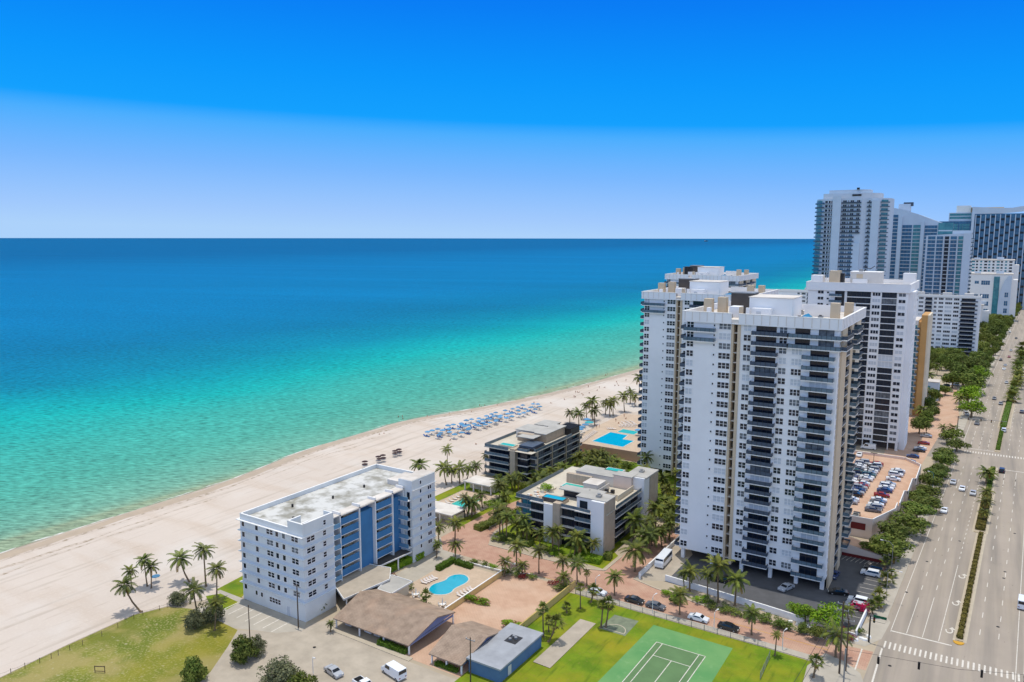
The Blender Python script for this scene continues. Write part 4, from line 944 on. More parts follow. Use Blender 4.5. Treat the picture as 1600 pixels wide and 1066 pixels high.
garden_wall([(-30.5, 175.6), (rx(-20.6, 176), 174.6)], 1.5, .25, 'pink_wall', 'pink corner wall behind boulders at the crossing')
garden_wall([(-121.8, 160.9), (-104.4, 161.6), (-97.2, 164.2)], .5, .25, 'pool_rim', 'low cream wall on the street side of the kidney pool garden')

# pools
def pool(pts, label, water, rim=.35, z=.02):
    t = thing('swimming_pool', label, 'pool', (pts[0][0], pts[0][1], 0)); ox, oy = pts[0]
    P = [(p[0] - ox, p[1] - oy) for p in ccw(pts)]; n = len(P)
    O = []
    for i in range(n):
        a, b = Vector(P[i - 1]), Vector(P[(i + 1) % n]); d = (b - a).normalized(); O.append((P[i][0] + d.y * rim, P[i][1] - d.x * rim))
    mb = MB()
    for i in range(n):
        j = (i + 1) % n; mb.quad((*O[i], z + .06), (*O[j], z + .06), (*P[j], z + .06), (*P[i], z + .06), 'pool_rim'); mb.quad((*P[i], z + .06), (*P[j], z + .06), (*P[j], z - .02), (*P[i], z - .02), 'pool_rim'); mb.quad((*O[j], z + .06), (*O[i], z + .06), (*O[i], z - .1), (*O[j], z - .1), 'pool_rim')
    mb.build('rim', t)
    mb = MB(); mb.poly(P, z + .01, water); mb.build('water', t)
    return t
def smoothc(p, k=2):
    for _ in range(k):
        q = []
        for a, b in zip(p, p[1:] + p[:1]): q += [(a[0] * .75 + b[0] * .25, a[1] * .75 + b[1] * .25), (a[0] * .25 + b[0] * .75, a[1] * .25 + b[1] * .75)]
        p = q
    return p
K = [(290, 495), (270, 476), (235, 471), (195, 476), (165, 489), (150, 507), (118, 519), (75, 532), (50, 550), (42, 572), (60, 592), (105, 600), (155, 596), (185, 582), (197, 563), (228, 547), (265, 530), (288, 512)]
t = pool(smoothc([at(660 + x / 4, 780 + y / 4) for x, y in K], 1), 'kidney shaped turquoise pool on the walled terrace', 'pool_water')
pool([(-148.6, 196.4), (-142.6, 196), (-142.6, 205), (-148.6, 205)], 'narrow green pool between the two cabanas', 'pool_water_teal')
# raised beach club deck with large pool behind
t = thing('podium', 'pink walled raised pool deck behind the low condominium', 'podium', (-150, 275, 0))
mb = MB(); mb.prism([(2, 0), (39, 0), (39, 60), (2, 60)], 0, 4.0, 'podium_wall', top='pool_deck'); mb.build('deck', t)
pool([(-138, 280.4), (-123.6, 278.9), (-123.6, 290), (-128.7, 290), (-129.6, 297), (-138, 298)], 'large bright blue pool on the raised deck near the towers', 'pool_water', .6, 4.02)
pool([(-135.6, 300), (-127.8, 299.6), (-127.8, 305.4), (-135.6, 305.8)], 'small round cornered shallow pool behind the large deck pool', 'pool_water_teal', .5, 4.02)

# ------------------------------------------------------------------ low condominiums
def rail_run(pts, z, h, m, name, par, posts=1.4):
    mb = MB()
    for a, b in zip(pts, pts[1:]):
        L = math.dist(a, b); n = max(1, int(L / posts)); dx, dy = (b[0] - a[0]) / L, (b[1] - a[1]) / L
        mb.quad((a[0], a[1], z + .05), (b[0], b[1], z + .05), (b[0], b[1], z + h), (a[0], a[1], z + h), m)
        mb.quad((b[0] - dy * .04, b[1] + dx * .04, z + .05), (a[0] - dy * .04, a[1] + dx * .04, z + .05), (a[0] - dy * .04, a[1] + dx * .04, z + h), (b[0] - dy * .04, b[1] + dx * .04, z + h), m)
        mb.tube([(a[0], a[1], z + h + .04), (b[0], b[1], z + h + .04)], .05, 'metal_grey', 4)
        for i in range(n + 1): mb.box(a[0] + dx * L * i / n - .04, a[1] + dy * L * i / n - .04, z, a[0] + dx * L * i / n + .04, a[1] + dy * L * i / n + .04, z + h, 'metal_grey')
    mb.build(name, par)
def condo_a():
    t = thing('condominium', 'low dark glass condominium with rooftop pool nearest the beach', 'building', (-157, 229, 0)); B = Bld(t)
    D = 11.2; fl = [0.4 + 2.7 * k for k in range(4)]
    mb = MB(); mb.box(1.2, .8, 0, 11.2, 38, D, 'dark_grey'); mb.box(11.2, -.6, 0, 13.4, 6, D + .7, 'stone'); mb.box(13.4, 1.4, 0, 17.6, 38, D, 'glass_dark'); mb.box(17.6, 3.4, 0, 19.8, 38, D, 'dark_grey'); B.wall('wall', mb)
    for k in range(1, 5):
        z = .4 + 2.7 * k; mb = MB(); mb.box(0, -.8, z - .25, 10.8, 38.4, z, 'off_white'); mb.box(13.5, .6, z - .25, 18, 38.6, z, 'off_white'); mb.box(18, 2.6, z - .25, 20.6, 38.8, z, 'off_white'); mb.build('floor_slab', t)
    for k in range(4):
        z = fl[k]
        B.put('glass_door', (8.6, 2.3, 5, 0), 1.8, .8, z, 0); B.put('glass_door', (4.0, 2.3, 3, 0), 13.5, 1.4, z, 0)
        for j in range(6): B.put('glass_door', (4.8, 2.2, 3, 0 if j % 2 else 1), 19.8, 4.2 + j * 5.6, z, R90)
        rail_run([(.1, .6), (.1, -.7), (10.6, -.7)], z if k else z, .9, 'rail_glass', 'railing', t)
        if k: rail_run([(18.1, 2.7), (20.5, 2.7), (20.5, 38.6)], z, .9, 'rail_dark', 'railing', t)
    parts('pier', t, [(19.8, y, 0, 20.8, y + .5, D) for y in (3.2, 14, 25, 36)], 'stone')
    # roof terrace
    mb = MB(); mb.box(0, -.8, D - .05, 20.6, 38.8, D + .05, 'terrace_tile'); mb.build('terrace', t)
    mb = MB(); mb.box(6, 13, D, 12.6, 15.6, D + 2.9, 'stone'); mb.box(3, 17, D, 14, 26, D + 3.0, 'off_white'); mb.box(2.6, 16.6, D + 3.0, 14.4, 26.4, D + 3.25, 'roof_grey'); mb.box(12.4, 15, D, 17.4, 31, D + 3.3, 'stone'); mb.box(12.2, 14.8, D + 3.3, 17.6, 31.2, D + 3.5, 'roof_grey'); mb.box(8.2, 9, D + 2.6, 15.4, 15.6, D + 2.85, 'roof_grey'); mb.box(4.6, 16.55, D + .1, 7.2, 17, D + 2.4, 'glass_dark'); mb.box(5, 28, D, 12, 36, D + 3.0, 'beige_wall'); mb.box(4.6, 27.6, D + 3.0, 12.4, 36.4, D + 3.2, 'roof_grey')
    mb.build('penthouse', t)
    mb = MB(); mb.box(5.2, 1.0, D, 11.6, 4.2, D + 1.1, 'beige_wall'); mb.box(5.5, 1.3, D + 1.1, 11.3, 3.9, D + 1.12, 'pool_water_teal'); mb.build('roof_pool', t)
    mb = MB(); mb.box(13, 2.2, D, 19.4, 11, D + .9, 'dark_metal'); mb.box(13.3, 2.5, D + .9, 19.1, 10.7, D + 1.7, 'rail_dark'); mb.build('roof_lounge', t)
    mb = MB(); mb.box(14.2, 30, D, 20, 37.5, D + 2.6, 'dark_metal')
    for i in range(9): mb.box(14, 29.6 + i, D + 2.6, 20.4, 29.9 + i, D + 2.9, 'dark_metal')
    mb.build('pergola', t)
    rail_run([(.2, 30), (.2, -.6), (10.6, -.6)], D, 1.1, 'rail_glass', 'railing', t); rail_run([(13.6, .8), (17.9, .8), (18.2, 2.8), (20.4, 2.8), (20.4, 30)], D, 1.0, 'rail_glass', 'railing', t)
    B.flush()
condo_a()
def condo_b():
    t = thing('condominium', 'low white and stone condominium with two rooftop pools in front', 'building', (-116, 186, 0)); B = Bld(t)
    D = 11.5; w, dp = 29.6, 36
    mb = MB()
    mb.box(0, 2.2, 0, 4.4, 30, D, 'dark_grey'); mb.box(4.4, .6, 0, 9, 30, D, 'glass_dark'); mb.box(9, 0, 0, 12.4, 12, D, 'white_wall'); mb.box(12.4, -.7, 0, 14.7, 5, D + 1.0, 'stone'); mb.box(14.7, .8, 0, 19.4, 14, D, 'glass_dark'); mb.box(19.4, 1.8, 0, 24, 14, D, 'dark_grey')
    mb.box(24.4, -.3, 0, 28.4, 6.6, 15.2, 'white_wall'); mb.box(28.4, -.3, 0, 28.7, 6.6, 15.2, 'stone'); mb.box(9, 12, 0, 27.6, dp, D, 'dark_grey'); mb.box(24.4, 6.6, 0, 27.6, 12, D, 'dark_grey')
    mb.box(24, 25.4, 0, 29.6, 36, 15.4, 'white_wall'); mb.box(29.6, 29.6, 0, 29.9, 36, 15.4, 'stone')
    B.wall('wall', mb)
    for k in range(1, 5):
        z = .5 + 2.75 * k; mb = MB()
        mb.box(-1, .8, z - .25, 4.4, 31, z, 'off_white'); mb.box(4.4, -.3, z - .25, 9, 0.6, z, 'off_white'); mb.box(14.7, -.2, z - .25, 19.4, .8, z, 'off_white'); mb.box(19.4, -.6, z - .25, 24.4, 1.8, z, 'off_white'); mb.box(27.6, 6.6, z - .25, 29, 25.4, z, 'off_white'); mb.box(27.6, 36, z - .25, 28.2, 36.6, z, 'off_white')
        mb.build('floor_slab', t)
    for k in range(4):
        z = .5 + 2.75 * k
        B.put('glass_door', (4.2, 2.35, 3, 0), 4.6, .6, z, 0); B.put('glass_door', (4.3, 2.35, 3, 0), 14.9, .8, z, 0); B.put('glass_door', (3.6, 2.3, 3, 0), 19.9, 1.8, z, 0); B.put('glass_door', (3.4, 2.3, 2, 4), .5, 2.2, z, 0)
        for j in range(4): B.put('glass_door', (4.0, 2.2, 3, 0 if j != 2 else 1), 27.6, 7.2 + j * 4.5, z, R90)
        if k:
            rail_run([(-.9, 2), (-.9, .9), (4.3, .9)], z, .95, 'rail_glass', 'railing', t); rail_run([(19.5, -.5), (24.3, -.5)], z, .95, 'rail_glass', 'railing', t); rail_run([(28.9, 6.8), (28.9, 25.2)], z, .95, 'rail_dark', 'railing', t)
    mb = MB(); mb.box(-1, .4, D - .02, 29, dp + .4, D + .08, 'terrace_tile'); mb.build('terrace', t)
    mb = MB()
    mb.box(19.4, .8, D, 28.2, 6.4, D + 3.7, 'white_wall'); mb.box(19.2, .6, D + 3.7, 28.8, 6.8, D + 3.95, 'roof_grey'); mb.box(20.4, .7, D + .1, 22.8, .8, D + 2.8, 'glass_dark'); mb.box(10.4, 6.6, D + 2.6, 18.6, 11, D + 2.85, 'roof_grey'); mb.box(11, 8.6, D, 18, 11, D + 2.6, 'glass_dark')
    mb.box(17.2, 9, D, 23.2, 12, D + 2.4, 'beige_wall'); mb.box(17, 8.8, D + 2.4, 23.4, 12.2, D + 2.6, 'roof_grey'); mb.box(14.2, 15, D, 19, 20.4, D + 2.8, 'off_white'); mb.box(14, 14.8, D + 2.8, 19.2, 20.6, D + 3.0, 'roof_white'); mb.box(20, 24, D, 26, 28, D + 4.0, 'pink_wall'); mb.box(19.8, 23.8, D + 4.0, 26.2, 28.2, D + 4.2, 'roof_grey')
    mb.box(23, 26, D + 3.7, 30, 36.3, D + 4.1, 'roof_grey'); mb.box(5.4, 20.6, D, 14, 22, D + 3.0, 'stone'); mb.box(7, 24, D, 20, 31, D + 3.0, 'off_white'); mb.box(6.8, 23.8, D + 3.0, 20.2, 31.2, D + 3.2, 'roof_grey')
    mb.build('penthouse', t)
    for x, y in ((25.2, 3.2), (26.4, 31)): mb = MB(); mb.box(x - .7, y - .7, D + 4.0, x + .7, y + .7, D + 4.7, 'roof_grey'); mb.tube([(x, y, D + 4.7), (x, y, D + 5.0)], .5, 'metal_grey', 10); mb.build('roof_fan', t)
    parts('roof_plant', t, [(x - .5, y - .5, D, x + .5, y + .5, D + 1.2) for x, y in ((20, 15), (21.4, 16), (22.8, 15.4), (20.6, 18), (22.4, 18.4))], 'dark_metal')
    mb = MB(); mb.box(19.4, 13.2, D, 19.6, 22, D + 1.8, 'off_white'); mb.box(26.6, 12.5, D, 26.8, 24, D + 1.8, 'beige_wall'); mb.box(19.6, 13.2, D, 26.6, 13.4, D + 1.8, 'beige_wall'); mb.build('screen_wall', t)
    mb = MB(); mb.box(7.6, 1.4, D, 14.6, 4.4, D + 1.3, 'dark_grey'); mb.box(7.9, 1.7, D + 1.3, 14.3, 4.1, D + 1.32, 'pool_water'); mb.build('roof_pool', t)
    mb = MB(); mb.box(7, 13.6, D, 14, 17.4, D + 1.1, 'off_white'); mb.box(7.3, 13.9, D + 1.1, 13.7, 17.1, D + 1.12, 'pool_water_teal'); mb.build('roof_pool', t)
    mb = MB(); mb.box(14, 29.8, D, 20, 33, D + 3.2, 'off_white'); mb.box(14.3, 30.1, D + 3.2, 19.7, 32.7, D + 3.22, 'pool_water_teal'); mb.build('roof_pool', t)
    for x, y in ((1.5, 3), (3.2, 4.4), (1.8, 6.4), (4.6, 3.2), (3.8, 7.4), (6, 6)): mb = MB(); mb.box(x, y, D, x + .9, y + .9, D + .5, 'off_white'); mb.box(x + .9, y + .1, D, x + 1.5, y + .7, D + .45, 'terracotta'); mb.build('terrace_seat', t)
    rail_run([(-.8, 30), (-.8, .6), (8.8, .2)], D, 1.1, 'rail_glass', 'railing', t); rail_run([(14.8, .1), (19.2, .1), (24.2, -.4)], D, .9, 'rail_glass', 'railing', t); rail_run([(28.8, 6.8), (28.8, 25.2)], D, 1.0, 'rail_glass', 'railing', t)
    mb = MB(); mb.box(.8, 10, D, 6, 13, D + .6, 'beige_wall'); mb.build('planter', t)
    B.flush()
condo_b()
def cabana(x0, y0, x1, y1, h, label):
    t = thing('cabana', label, 'cabana', (x0, y0, 0)); w, dp = x1 - x0, y1 - y0
    mb = MB(); mb.box(-.4, -.4, h, w + .4, dp + .4, h + .35, 'roof_white'); mb.box(-.45, -.45, h + .35, w + .45, -.3, h + .45, 'ledge'); mb.build('roof', t)
    mb = MB(); mb.box(0, dp - .3, 0, w, dp, h, 'dark_grey'); mb.box(.2, dp * .4, 0, w - .2, dp - .3, h * .7, 'beige_wall'); mb.build('wall', t)
    parts('post', t, [(i * w / 3 - .2, -.1, 0, i * w / 3 + .2, .3, h) for i in range(4)], 'off_white')
cabana(-153.4, 211, -142.4, 218, 2.9, 'white roofed open cabana behind the narrow pool')
cabana(-150.5, 181.4, -137.2, 188.8, 2.9, 'long white roofed pavilion beside the blue building corner')

# ------------------------------------------------------------------ parking deck behind the front tower
t = thing('parking_deck', 'pink parking deck with brick top full of cars', 'parking deck', (-46, 239, 0))
R = [(0, 0), (20, 0), (24.6, 14), (24.6, 20), (25.2, 20), (25.2, 34), (26.2, 34), (26.2, 50), (27.2, 50), (27.2, 70), (21.5, 77), (0, 77)]
mb = MB(); mb.prism(R, 0, 5.2, 'pink_wall', top='brick_lot'); mb.build('deck', t)
mb = MB()
for a, b in zip(R, R[1:] + R[:1]):
    dx, dy = b[0] - a[0], b[1] - a[1]; L = math.hypot(dx, dy)
    if L < .7: continue
    nx, ny = -dy / L * .25, dx / L * .25
    mb.prism([a, b, (b[0] + nx, b[1] + ny), (a[0] + nx, a[1] + ny)], 5.2, 6.1, 'pink_wall'); mb.prism([a, b, (b[0] + nx, b[1] + ny), (a[0] + nx, a[1] + ny)], 6.1, 6.18, 'ledge')
mb.build('parapet', t)
for x, w_ in ((9.4, 2.6), (14.2, 4.0)):
    mb = MB(); mb.box(x, -.12, 2.4, x + w_, 0, 4.4, 'red_panel'); mb.build('panel', t)
for y in (4, 26, 44, 60):
    mb = MB(); mb.tube([(12.5, y, 5.2), (12.5, y, 10.2), (12.3, y, 10.6)], .09, 'dark_metal', 6); mb.box(11.4, y - .15, 10.5, 13.6, y + .15, 10.65, 'dark_metal'); mb.build('deck_lamp', t)
t = thing('ramp_building', 'low terracotta roofed ramp structure between the front tower and parking deck', 'building', (-38, 222.5, 0))
mb = MB(); mb.add([(0, 0, 0), (16.8, 0, 0), (16.8, 5, 0), (0, 8, 0), (0, 0, 4.4), (16.8, 0, 2.0), (16.8, 5, 2.0), (0, 8, 4.4)], [(0, 1, 5, 4), (1, 2, 6, 5), (2, 3, 7, 6), (3, 0, 4, 7), (4, 5, 6, 7)], 'pink_wall')
mb.add([(-.1, .4, 4.5), (16.8, .4, 2.1), (16.8, 4.6, 2.1), (-.1, 7.6, 4.5)], [(0, 1, 2, 3)], 'terracotta'); mb.add([(0, -.15, 0), (16.8, -.15, 0), (16.8, -.15, .9), (0, -.15, .9)], [(0, 1, 2, 3)], 'red_panel'); mb.build('ramp', t)
# ------------------------------------------------------------------ palms
def crown_mesh(seed, kind):
    r = random.Random(seed); mb = MB()
    if kind == 'coconut':
        nf = 24
        for i in range(nf):
            az = i * 2.399 + r.uniform(-.2, .2); t0 = i / nf
            el = rad(72 - 100 * t0 + r.uniform(-8, 8)); L = r.uniform(2.7, 3.35) * (.8 + .2 * (1 - abs(t0 - .5)))
            drop = r.uniform(.42, .75)
            dry = t0 > .93
            pts = []; n = 8; p = Vector((0, 0, .1)); e = el
            for k in range(n + 1):
                pts.append(p.copy()); p = p + Vector((math.cos(az) * math.cos(e), math.sin(az) * math.cos(e), math.sin(e))) * (L / n); e -= drop * 2.1 / n
            m_ = 'palm_leaf_dry' if dry else 'palm_leaf'
            side = Vector((-math.sin(az), math.cos(az), 0))
            for k in range(n):
                a, b = pts[k], pts[k + 1]; mb.quad(tuple(a - side * .035), tuple(a + side * .035), tuple(b + side * .03), tuple(b - side * .03), m_)
            nl = 15
            for j in range(1, nl + 1):
                u = .12 + .88 * j / nl; f = u * n; k = min(n - 1, int(f)); c = pts[k].lerp(pts[k + 1], f - k); d = (pts[k + 1] - pts[k]).normalized()
                ll = (1.0 - .55 * abs(u - .42) * 1.6) * r.uniform(.62, .86); wd = .13
                for sg in (-1, 1):
                    tip = c + (side * sg * .80 + d * .5 + Vector((0, 0, -.42))).normalized() * ll
                    mid = c.lerp(tip, .5) + Vector((0, 0, .06))
                    mb.add([tuple(c - d * wd * .5), tuple(mid - d * wd * .6), tuple(tip), tuple(mid + d * wd * .6), tuple(c + d * wd * .5)], [(0, 1, 2, 3, 4)], m_)
        for i in range(5):
            a = i * 1.3; c = (math.cos(a) * .25, math.sin(a) * .25, -.1); mb.box(c[0] - .12, c[1] - .12, c[2] - .14, c[0] + .12, c[1] + .12, c[2] + .12, 'palm_leaf_dry')
    else:
        for i in range(26):
            az = i * 2.399 + r.uniform(-.3, .3); t0 = i / 26; el = rad(85 - 135 * t0 + r.uniform(-14, 14)); L = r.uniform(.45, 1.0); d = Vector((math.cos(az) * math.cos(el), math.sin(az) * math.cos(el), math.sin(el)))
            c = d * L; side = d.cross(Vector((0, 0, 1))).normalized(); up = side.cross(d).normalized(); m_ = 'palm_leaf_dry' if t0 > .9 else 'palm_leaf'
            mb.quad((-.02, 0, 0), (.02, 0, 0), tuple(c + side * .03), tuple(c - side * .03), m_)
            for j in range(11):
                a = rad(-75 + j * 15); q = (d * math.cos(a) + side * math.sin(a)).normalized(); tip = c + q * r.uniform(.45, 1.0) + Vector((0, 0, -.2)); w_ = side * math.cos(a) * .07 - d * math.sin(a) * .07
                mb.add([tuple(c - w_ * .3), tuple(c + w_ * .3), tuple(c.lerp(tip, .6) + w_), tuple(tip), tuple(c.lerp(tip, .6) - w_)], [(0, 1, 2, 3, 4)], m_)
    return mb.mesh('crown')
CRN = {'coconut': [crown_mesh(i, 'coconut') for i in range(6)], 'sabal': [crown_mesh(40 + i, 'sabal') for i in range(3)]}
PR = random.Random(11)
PQ = {}
def palm(bx, by, cx, cy, rpx=None, kind='coconut', grp='palm', z0=0.0, label=None, sc=None):
    X, Y = at(bx, by, z0); fwd = -math.sin(YAW) * X + math.cos(YAW) * Y
    d = ray(cx, cy); df = -math.sin(YAW) * d[0] + math.cos(YAW) * d[1]; t = fwd / df
    C = Vector((d[0] * t, d[1] * t, CH + d[2] * t))
    dist = math.sqrt(X * X + Y * Y + CH * CH)
    if sc is None: sc = (rpx if rpx else 20) * dist / F / (3.1 if kind == 'coconut' else 1.55)
    PQ.setdefault(grp, []).append((bx, by, X, Y, C, sc, kind, label, z0))
def flush_palms(texts):
    for grp, L in PQ.items():
        L.sort(key=lambda q: q[0]); nm, where = texts[grp]
        for i, (bx, by, X, Y, C, sc, kind, label, z0) in enumerate(L):
            lab = label or ('%s %s from the left, %s' % (ordn(i), nm, where) if len(L) > 1 else '%s %s' % (nm, where))
            t = thing('palm_tree', lab, 'palm', (X, Y, z0), group=grp if len(L) > 1 else None)
            b = Vector((0, 0, 0)); c = C - Vector((X, Y, z0)); h = max(c.z, 1.0)
            mid1 = Vector((c.x * .55, c.y * .55, h * .38)); mid2 = Vector((c.x * .85, c.y * .85, h * .72))
            r0 = (.20 if kind == 'coconut' else .19) * max(.8, min(1.25, sc))
            q = MB(); q.tube([(0, 0, -.05), (c.x * .12, c.y * .12, h * .06), tuple(mid1), tuple(mid2), (c.x, c.y, h + .1)], [r0 * 1.7, r0 * 1.05, r0 * .85, r0 * .72, r0 * .75], 'trunk_brown', 7); q.build('trunk', t)
            link('crown', PR.choice(CRN[kind]), t, (c.x, c.y, h), PR.uniform(0, 6.28), sc * PR.uniform(.95, 1.08))
def c3(x, y): return 660 + x / 4, 780 + y / 4
def c5(x, y): return 800 + x / 4, 860 + y / 4
def c7(x, y): return x / 3.3333, 820 + y / 3.3333
def c8(x, y): return 560 + x / 3.478, 560 + y / 3.478
def cr4(x, y): return 1200 + x / 4, 840 + y / 4
def P(f, b, c, rpx, **k):
    a = f(*b); e = f(*c); palm(a[0], a[1], e[0], e[1], rpx, **k)
# beach left
G0 = 'leaning coconut palms on the open sand'
for b, c, r in (((738, 457), (650, 318), 20), ((692, 340), (678, 243), 13), ((770, 322), (752, 188), 15), ((790, 332), (788, 222), 14), ((990, 300), (940, 180), 19), ((1075, 322), (1062, 135), 19), ((1130, 388), (1130, 236), 17)): P(c7, b, c, r, grp=G0)
G1 = 'palms over the grey shrubs'
for b, c, r in (((1035, 475), (1010, 345), 20), ((1120, 552), (1125, 415), 17)): P(c7, b, c, r, grp=G1)
# behind the blue building, near cabanas
G2 = 'palms by the narrow pool'
for b, c, r in (((335, 650), (330, 580), 17), ((487, 600), (483, 495), 11), ((480, 688), (465, 598), 17), ((508, 680), (508, 612), 15), ((552, 680), (550, 600), 18), ((590, 662), (602, 605), 13), ((640, 650), (640, 585), 14), ((690, 620), (695, 530), 10)): P(c8, b, c, r, grp=G2)
G3 = 'palms around the pavilion and brick drive'
for b, c, r in (((205, 262), (207, 150), 18), ((105, 270), (100, 175), 15), ((207, 365), (210, 290), 15), ((310, 110), (312, 28), 19), ((485, 222), (485, 88), 20), ((590, 250), (595, 160), 20), ((60, 330), (90, 300), 8)): P(c3, b, c, r, grp=G3)
G3b = 'palms between the cabana and front condominium'
for b, c, r in (((965, 790), (970, 620), 17), ((1125, 690), (1120, 560), 20), ((1395, 560), (1400, 430), 20), ((620, 990), (620, 840), 17), ((960, 1040), (955, 900), 16)): palm(660 + b[0] / 8, 680 + b[1] / 8, 660 + c[0] / 8, 680 + c[1] / 8, r, grp=G3b)
# along the brick street
G4 = 'palms lining the upper edge of the brick street'
for b, c, r in (((590, 417), (590, 290), 19), ((730, 467), (730, 325), 16), ((820, 330), (812, 210), 21), ((975, 360), (972, 262), 25), ((885, 500), (880, 385), 17), ((970, 527), (968, 405), 18), ((1030, 542), (1030, 458), 8)): P(c3, b, c, r, grp=G4)
for X, Y in ((-116, 180), (-110, 181.5), (-105, 180), (-99, 181), (-94, 180), (-137, 190), (-137.5, 199), (-135.6, 206), (-120, 184), (-128, 225), (-122, 224), (-112, 182.6), (-90, 182.4), (-134, 215)):
    PQ.setdefault('palms in the planting around the low condominiums', []).append((X * .85 + Y * .3, Y, X, Y, Vector((X + PR.uniform(-.8, .8), Y + PR.uniform(-.8, .8), PR.uniform(4.2, 7.5))), PR.uniform(.8, 1.15), 'coconut', None, 0))
G5 = 'palms on the lower kerb of the brick street'
for f, b, c, r in ((c3, (515, 485), (518, 392), 14), (c3, (625, 478), (627, 415), 13), (c3, (885, 565), (885, 485), 15), (c5, (643, 282), (643, 168), 17), (c5, (1050, 402), (1052, 275), 18), (c5, (1500, 527), (1505, 390), 18), (cr4, (45, 737), (57, 608), 10)): P(f, b, c, r, grp=G5)
G6 = 'palms crowding the gap between condominium and front tower'
for b, c, r in (((1320, 258), (1330, 130), 26), ((1330, 452), (1335, 325), 26), ((1425, 330), (1420, 220), 22), ((1500, 300), (1490, 210), 18), ((1550, 262), (1548, 150), 16), ((1460, 200), (1462, 60), 20), ((1515, 120), (1510, 20), 20), ((1370, 340), (1380, 235), 20)): P(c3, b, c, r, grp=G6)
GW = 'palms in the shaded gardens behind the condominium'
rw = random.Random(17)
for k in range(44):
    if k < 14: X, Y = rw.uniform(-84, -76), rw.uniform(192, 262)
    elif k < 34: X, Y = rw.uniform(-120, -84), rw.uniform(227, 262)
    else: X, Y = rw.uniform(-134, -122), rw.uniform(184, 262)
    if -137 < X < -121 and 205 < Y: X = -125
    PQ.setdefault(GW, []).append((X * .85 + Y * .3, Y, X, Y, Vector((X + rw.uniform(-.8, .8), Y + rw.uniform(-.8, .8), rw.uniform(4.5, 8))), rw.uniform(.85, 1.25), 'coconut', None, 0))
G7 = 'tall royal palms before the front tower'
for b, c, r in (((1080, 245), (1075, 150), 12), ((1112, 255), (1115, 130), 20), ((1225, 292), (1225, 145), 17), ((1292, 325), (1290, 98), 26), ((1395, 345), (1405, 190), 24)): P(c5, b, c, r, grp=G7)
G8 = 'cabbage palms on the lawn'
for f, b, c, r in ((c3, (990, 685), (990, 548), 8), (c3, (1055, 645), (1072, 562), 11), (c3, (760, 862), (755, 680), 10), (c3, (790, 892), (838, 765), 14), (c3, (792, 830), (792, 755), 9), (c3, (905, 712), (905, 668), 9), (c3, (1118, 802), (1130, 655), 11), (c3, (1147, 800), (1168, 645), 11), (c3, (30, 700), (25, 600), 11)): P(f, b, c, r, kind='sabal', grp=G8)
P(cr4, (285, 872), (305, 768), 13, kind='sabal', grp='c1', label='short cabbage palm beside the metal fence at the lawn corner')
P(cr4, (425, 745), (432, 610), 24, grp='c2', label='spreading date palm by the utility poles at the street corner')
P(cr4, (510, 545), (500, 450), 13, grp='c3', label='small palm beside the pink flowering bush')
palm(517, 988, 517, 975, 9, grp='c4', label='small palm at the left corner of the large carport')
palm(500, 955, 500, 945, 12, grp='c5', label='bushy palm at the foot of the blue building corner')
palm(682, 872, 684, 850, 9, grp='c6', label='low palm beside the south end of the blue building')
# beach palms at the far pool deck
G9 = 'tall beach palms beside the deck of the large pool'
for b, c, r in (((1150, 350), (1150, 298), 11), ((1200, 372), (1198, 300), 14), ((1242, 330), (1238, 255), 11), ((1285, 365), (1283, 282), 15), ((1275, 335), (1272, 232), 15), ((1345, 305), (1343, 240), 11), ((1368, 315), (1365, 250), 14), ((1385, 310), (1385, 230), 12), ((1447, 290), (1443, 205), 13), ((1478, 245), (1480, 185), 11), ((1505, 260), (1502, 210), 10), ((1528, 190), (1528, 105), 13)): P(c8, b, c, r, grp=G9)
G10 = 'palms packed below the pink deck wall'
rr = random.Random(4)
for k in range(17):
    x = 905 + k * 3.9 + rr.uniform(-2, 2); y = 728 + rr.uniform(-12, 9) - (k % 3) * 3
    palm(x, y + 12, x + rr.uniform(-2, 2), y - 3, 12 if k % 4 else 15, grp=G10)
for k, (x, y) in enumerate(((868, 745), (880, 740), (892, 746), (903, 752), (856, 760), (845, 752))): palm(x, y + 6, x, y - 9, 15, grp=G10)
# road palms
G11 = 'cabbage palms in the pavement bed beside the tower car park'
for b, c, r in (((790, 165), (795, 120), 9), ((735, 190), (738, 145), 9), ((740, 300), (742, 258), 12), ((700, 420), (700, 358), 13), ((690, 445), (688, 400), 11), ((770, 245), (775, 220), 8), ((660, 480), (650, 420), 9)): P(cr4, b, c, r, kind='sabal', grp=G11)
G12 = 'palms in the middle of the wide road'
for b, c, r in (((1293 - 1, 0), (0, 0), 0),):
    pass
for bx, by, cx, cy, r in ((1541, 755, 1542, 738, 15), (1540, 785, 1542, 768, 12), (1538, 800, 1541, 783, 12), (1537, 815, 1539, 800, 9), (1546, 747, 1548, 742, 12)): palm(bx, by, cx, cy, r, grp=G12)
for k in range(16):
    y = 546 + k * 5.2; x = 1598 - (y - 540) * .185 + 1; palm(x + rr.uniform(-3, 3), y + 4, x + rr.uniform(-3, 3), y - 5, 8 + rr.uniform(0, 3), kind='coconut' if k % 3 else 'sabal', grp=G12)
G13 = 'palms around the driveway of the orange block'
for bx, by, cx, cy, r in ((1446, 630, 1447, 612, 13), (1440, 655, 1440, 640, 12), (1490, 690, 1489, 668, 9), (1475, 685, 1474, 668, 9), (1448, 676, 1447, 665, 8), (1475, 560, 1476, 548, 10), (1452, 600, 1452, 586, 11), (1506, 560, 1507, 545, 9), (1488, 586, 1488, 572, 10), (1464, 586, 1465, 573, 9), (1500, 640, 1500, 622, 10)): palm(bx, by, cx, cy, r, grp=G13)
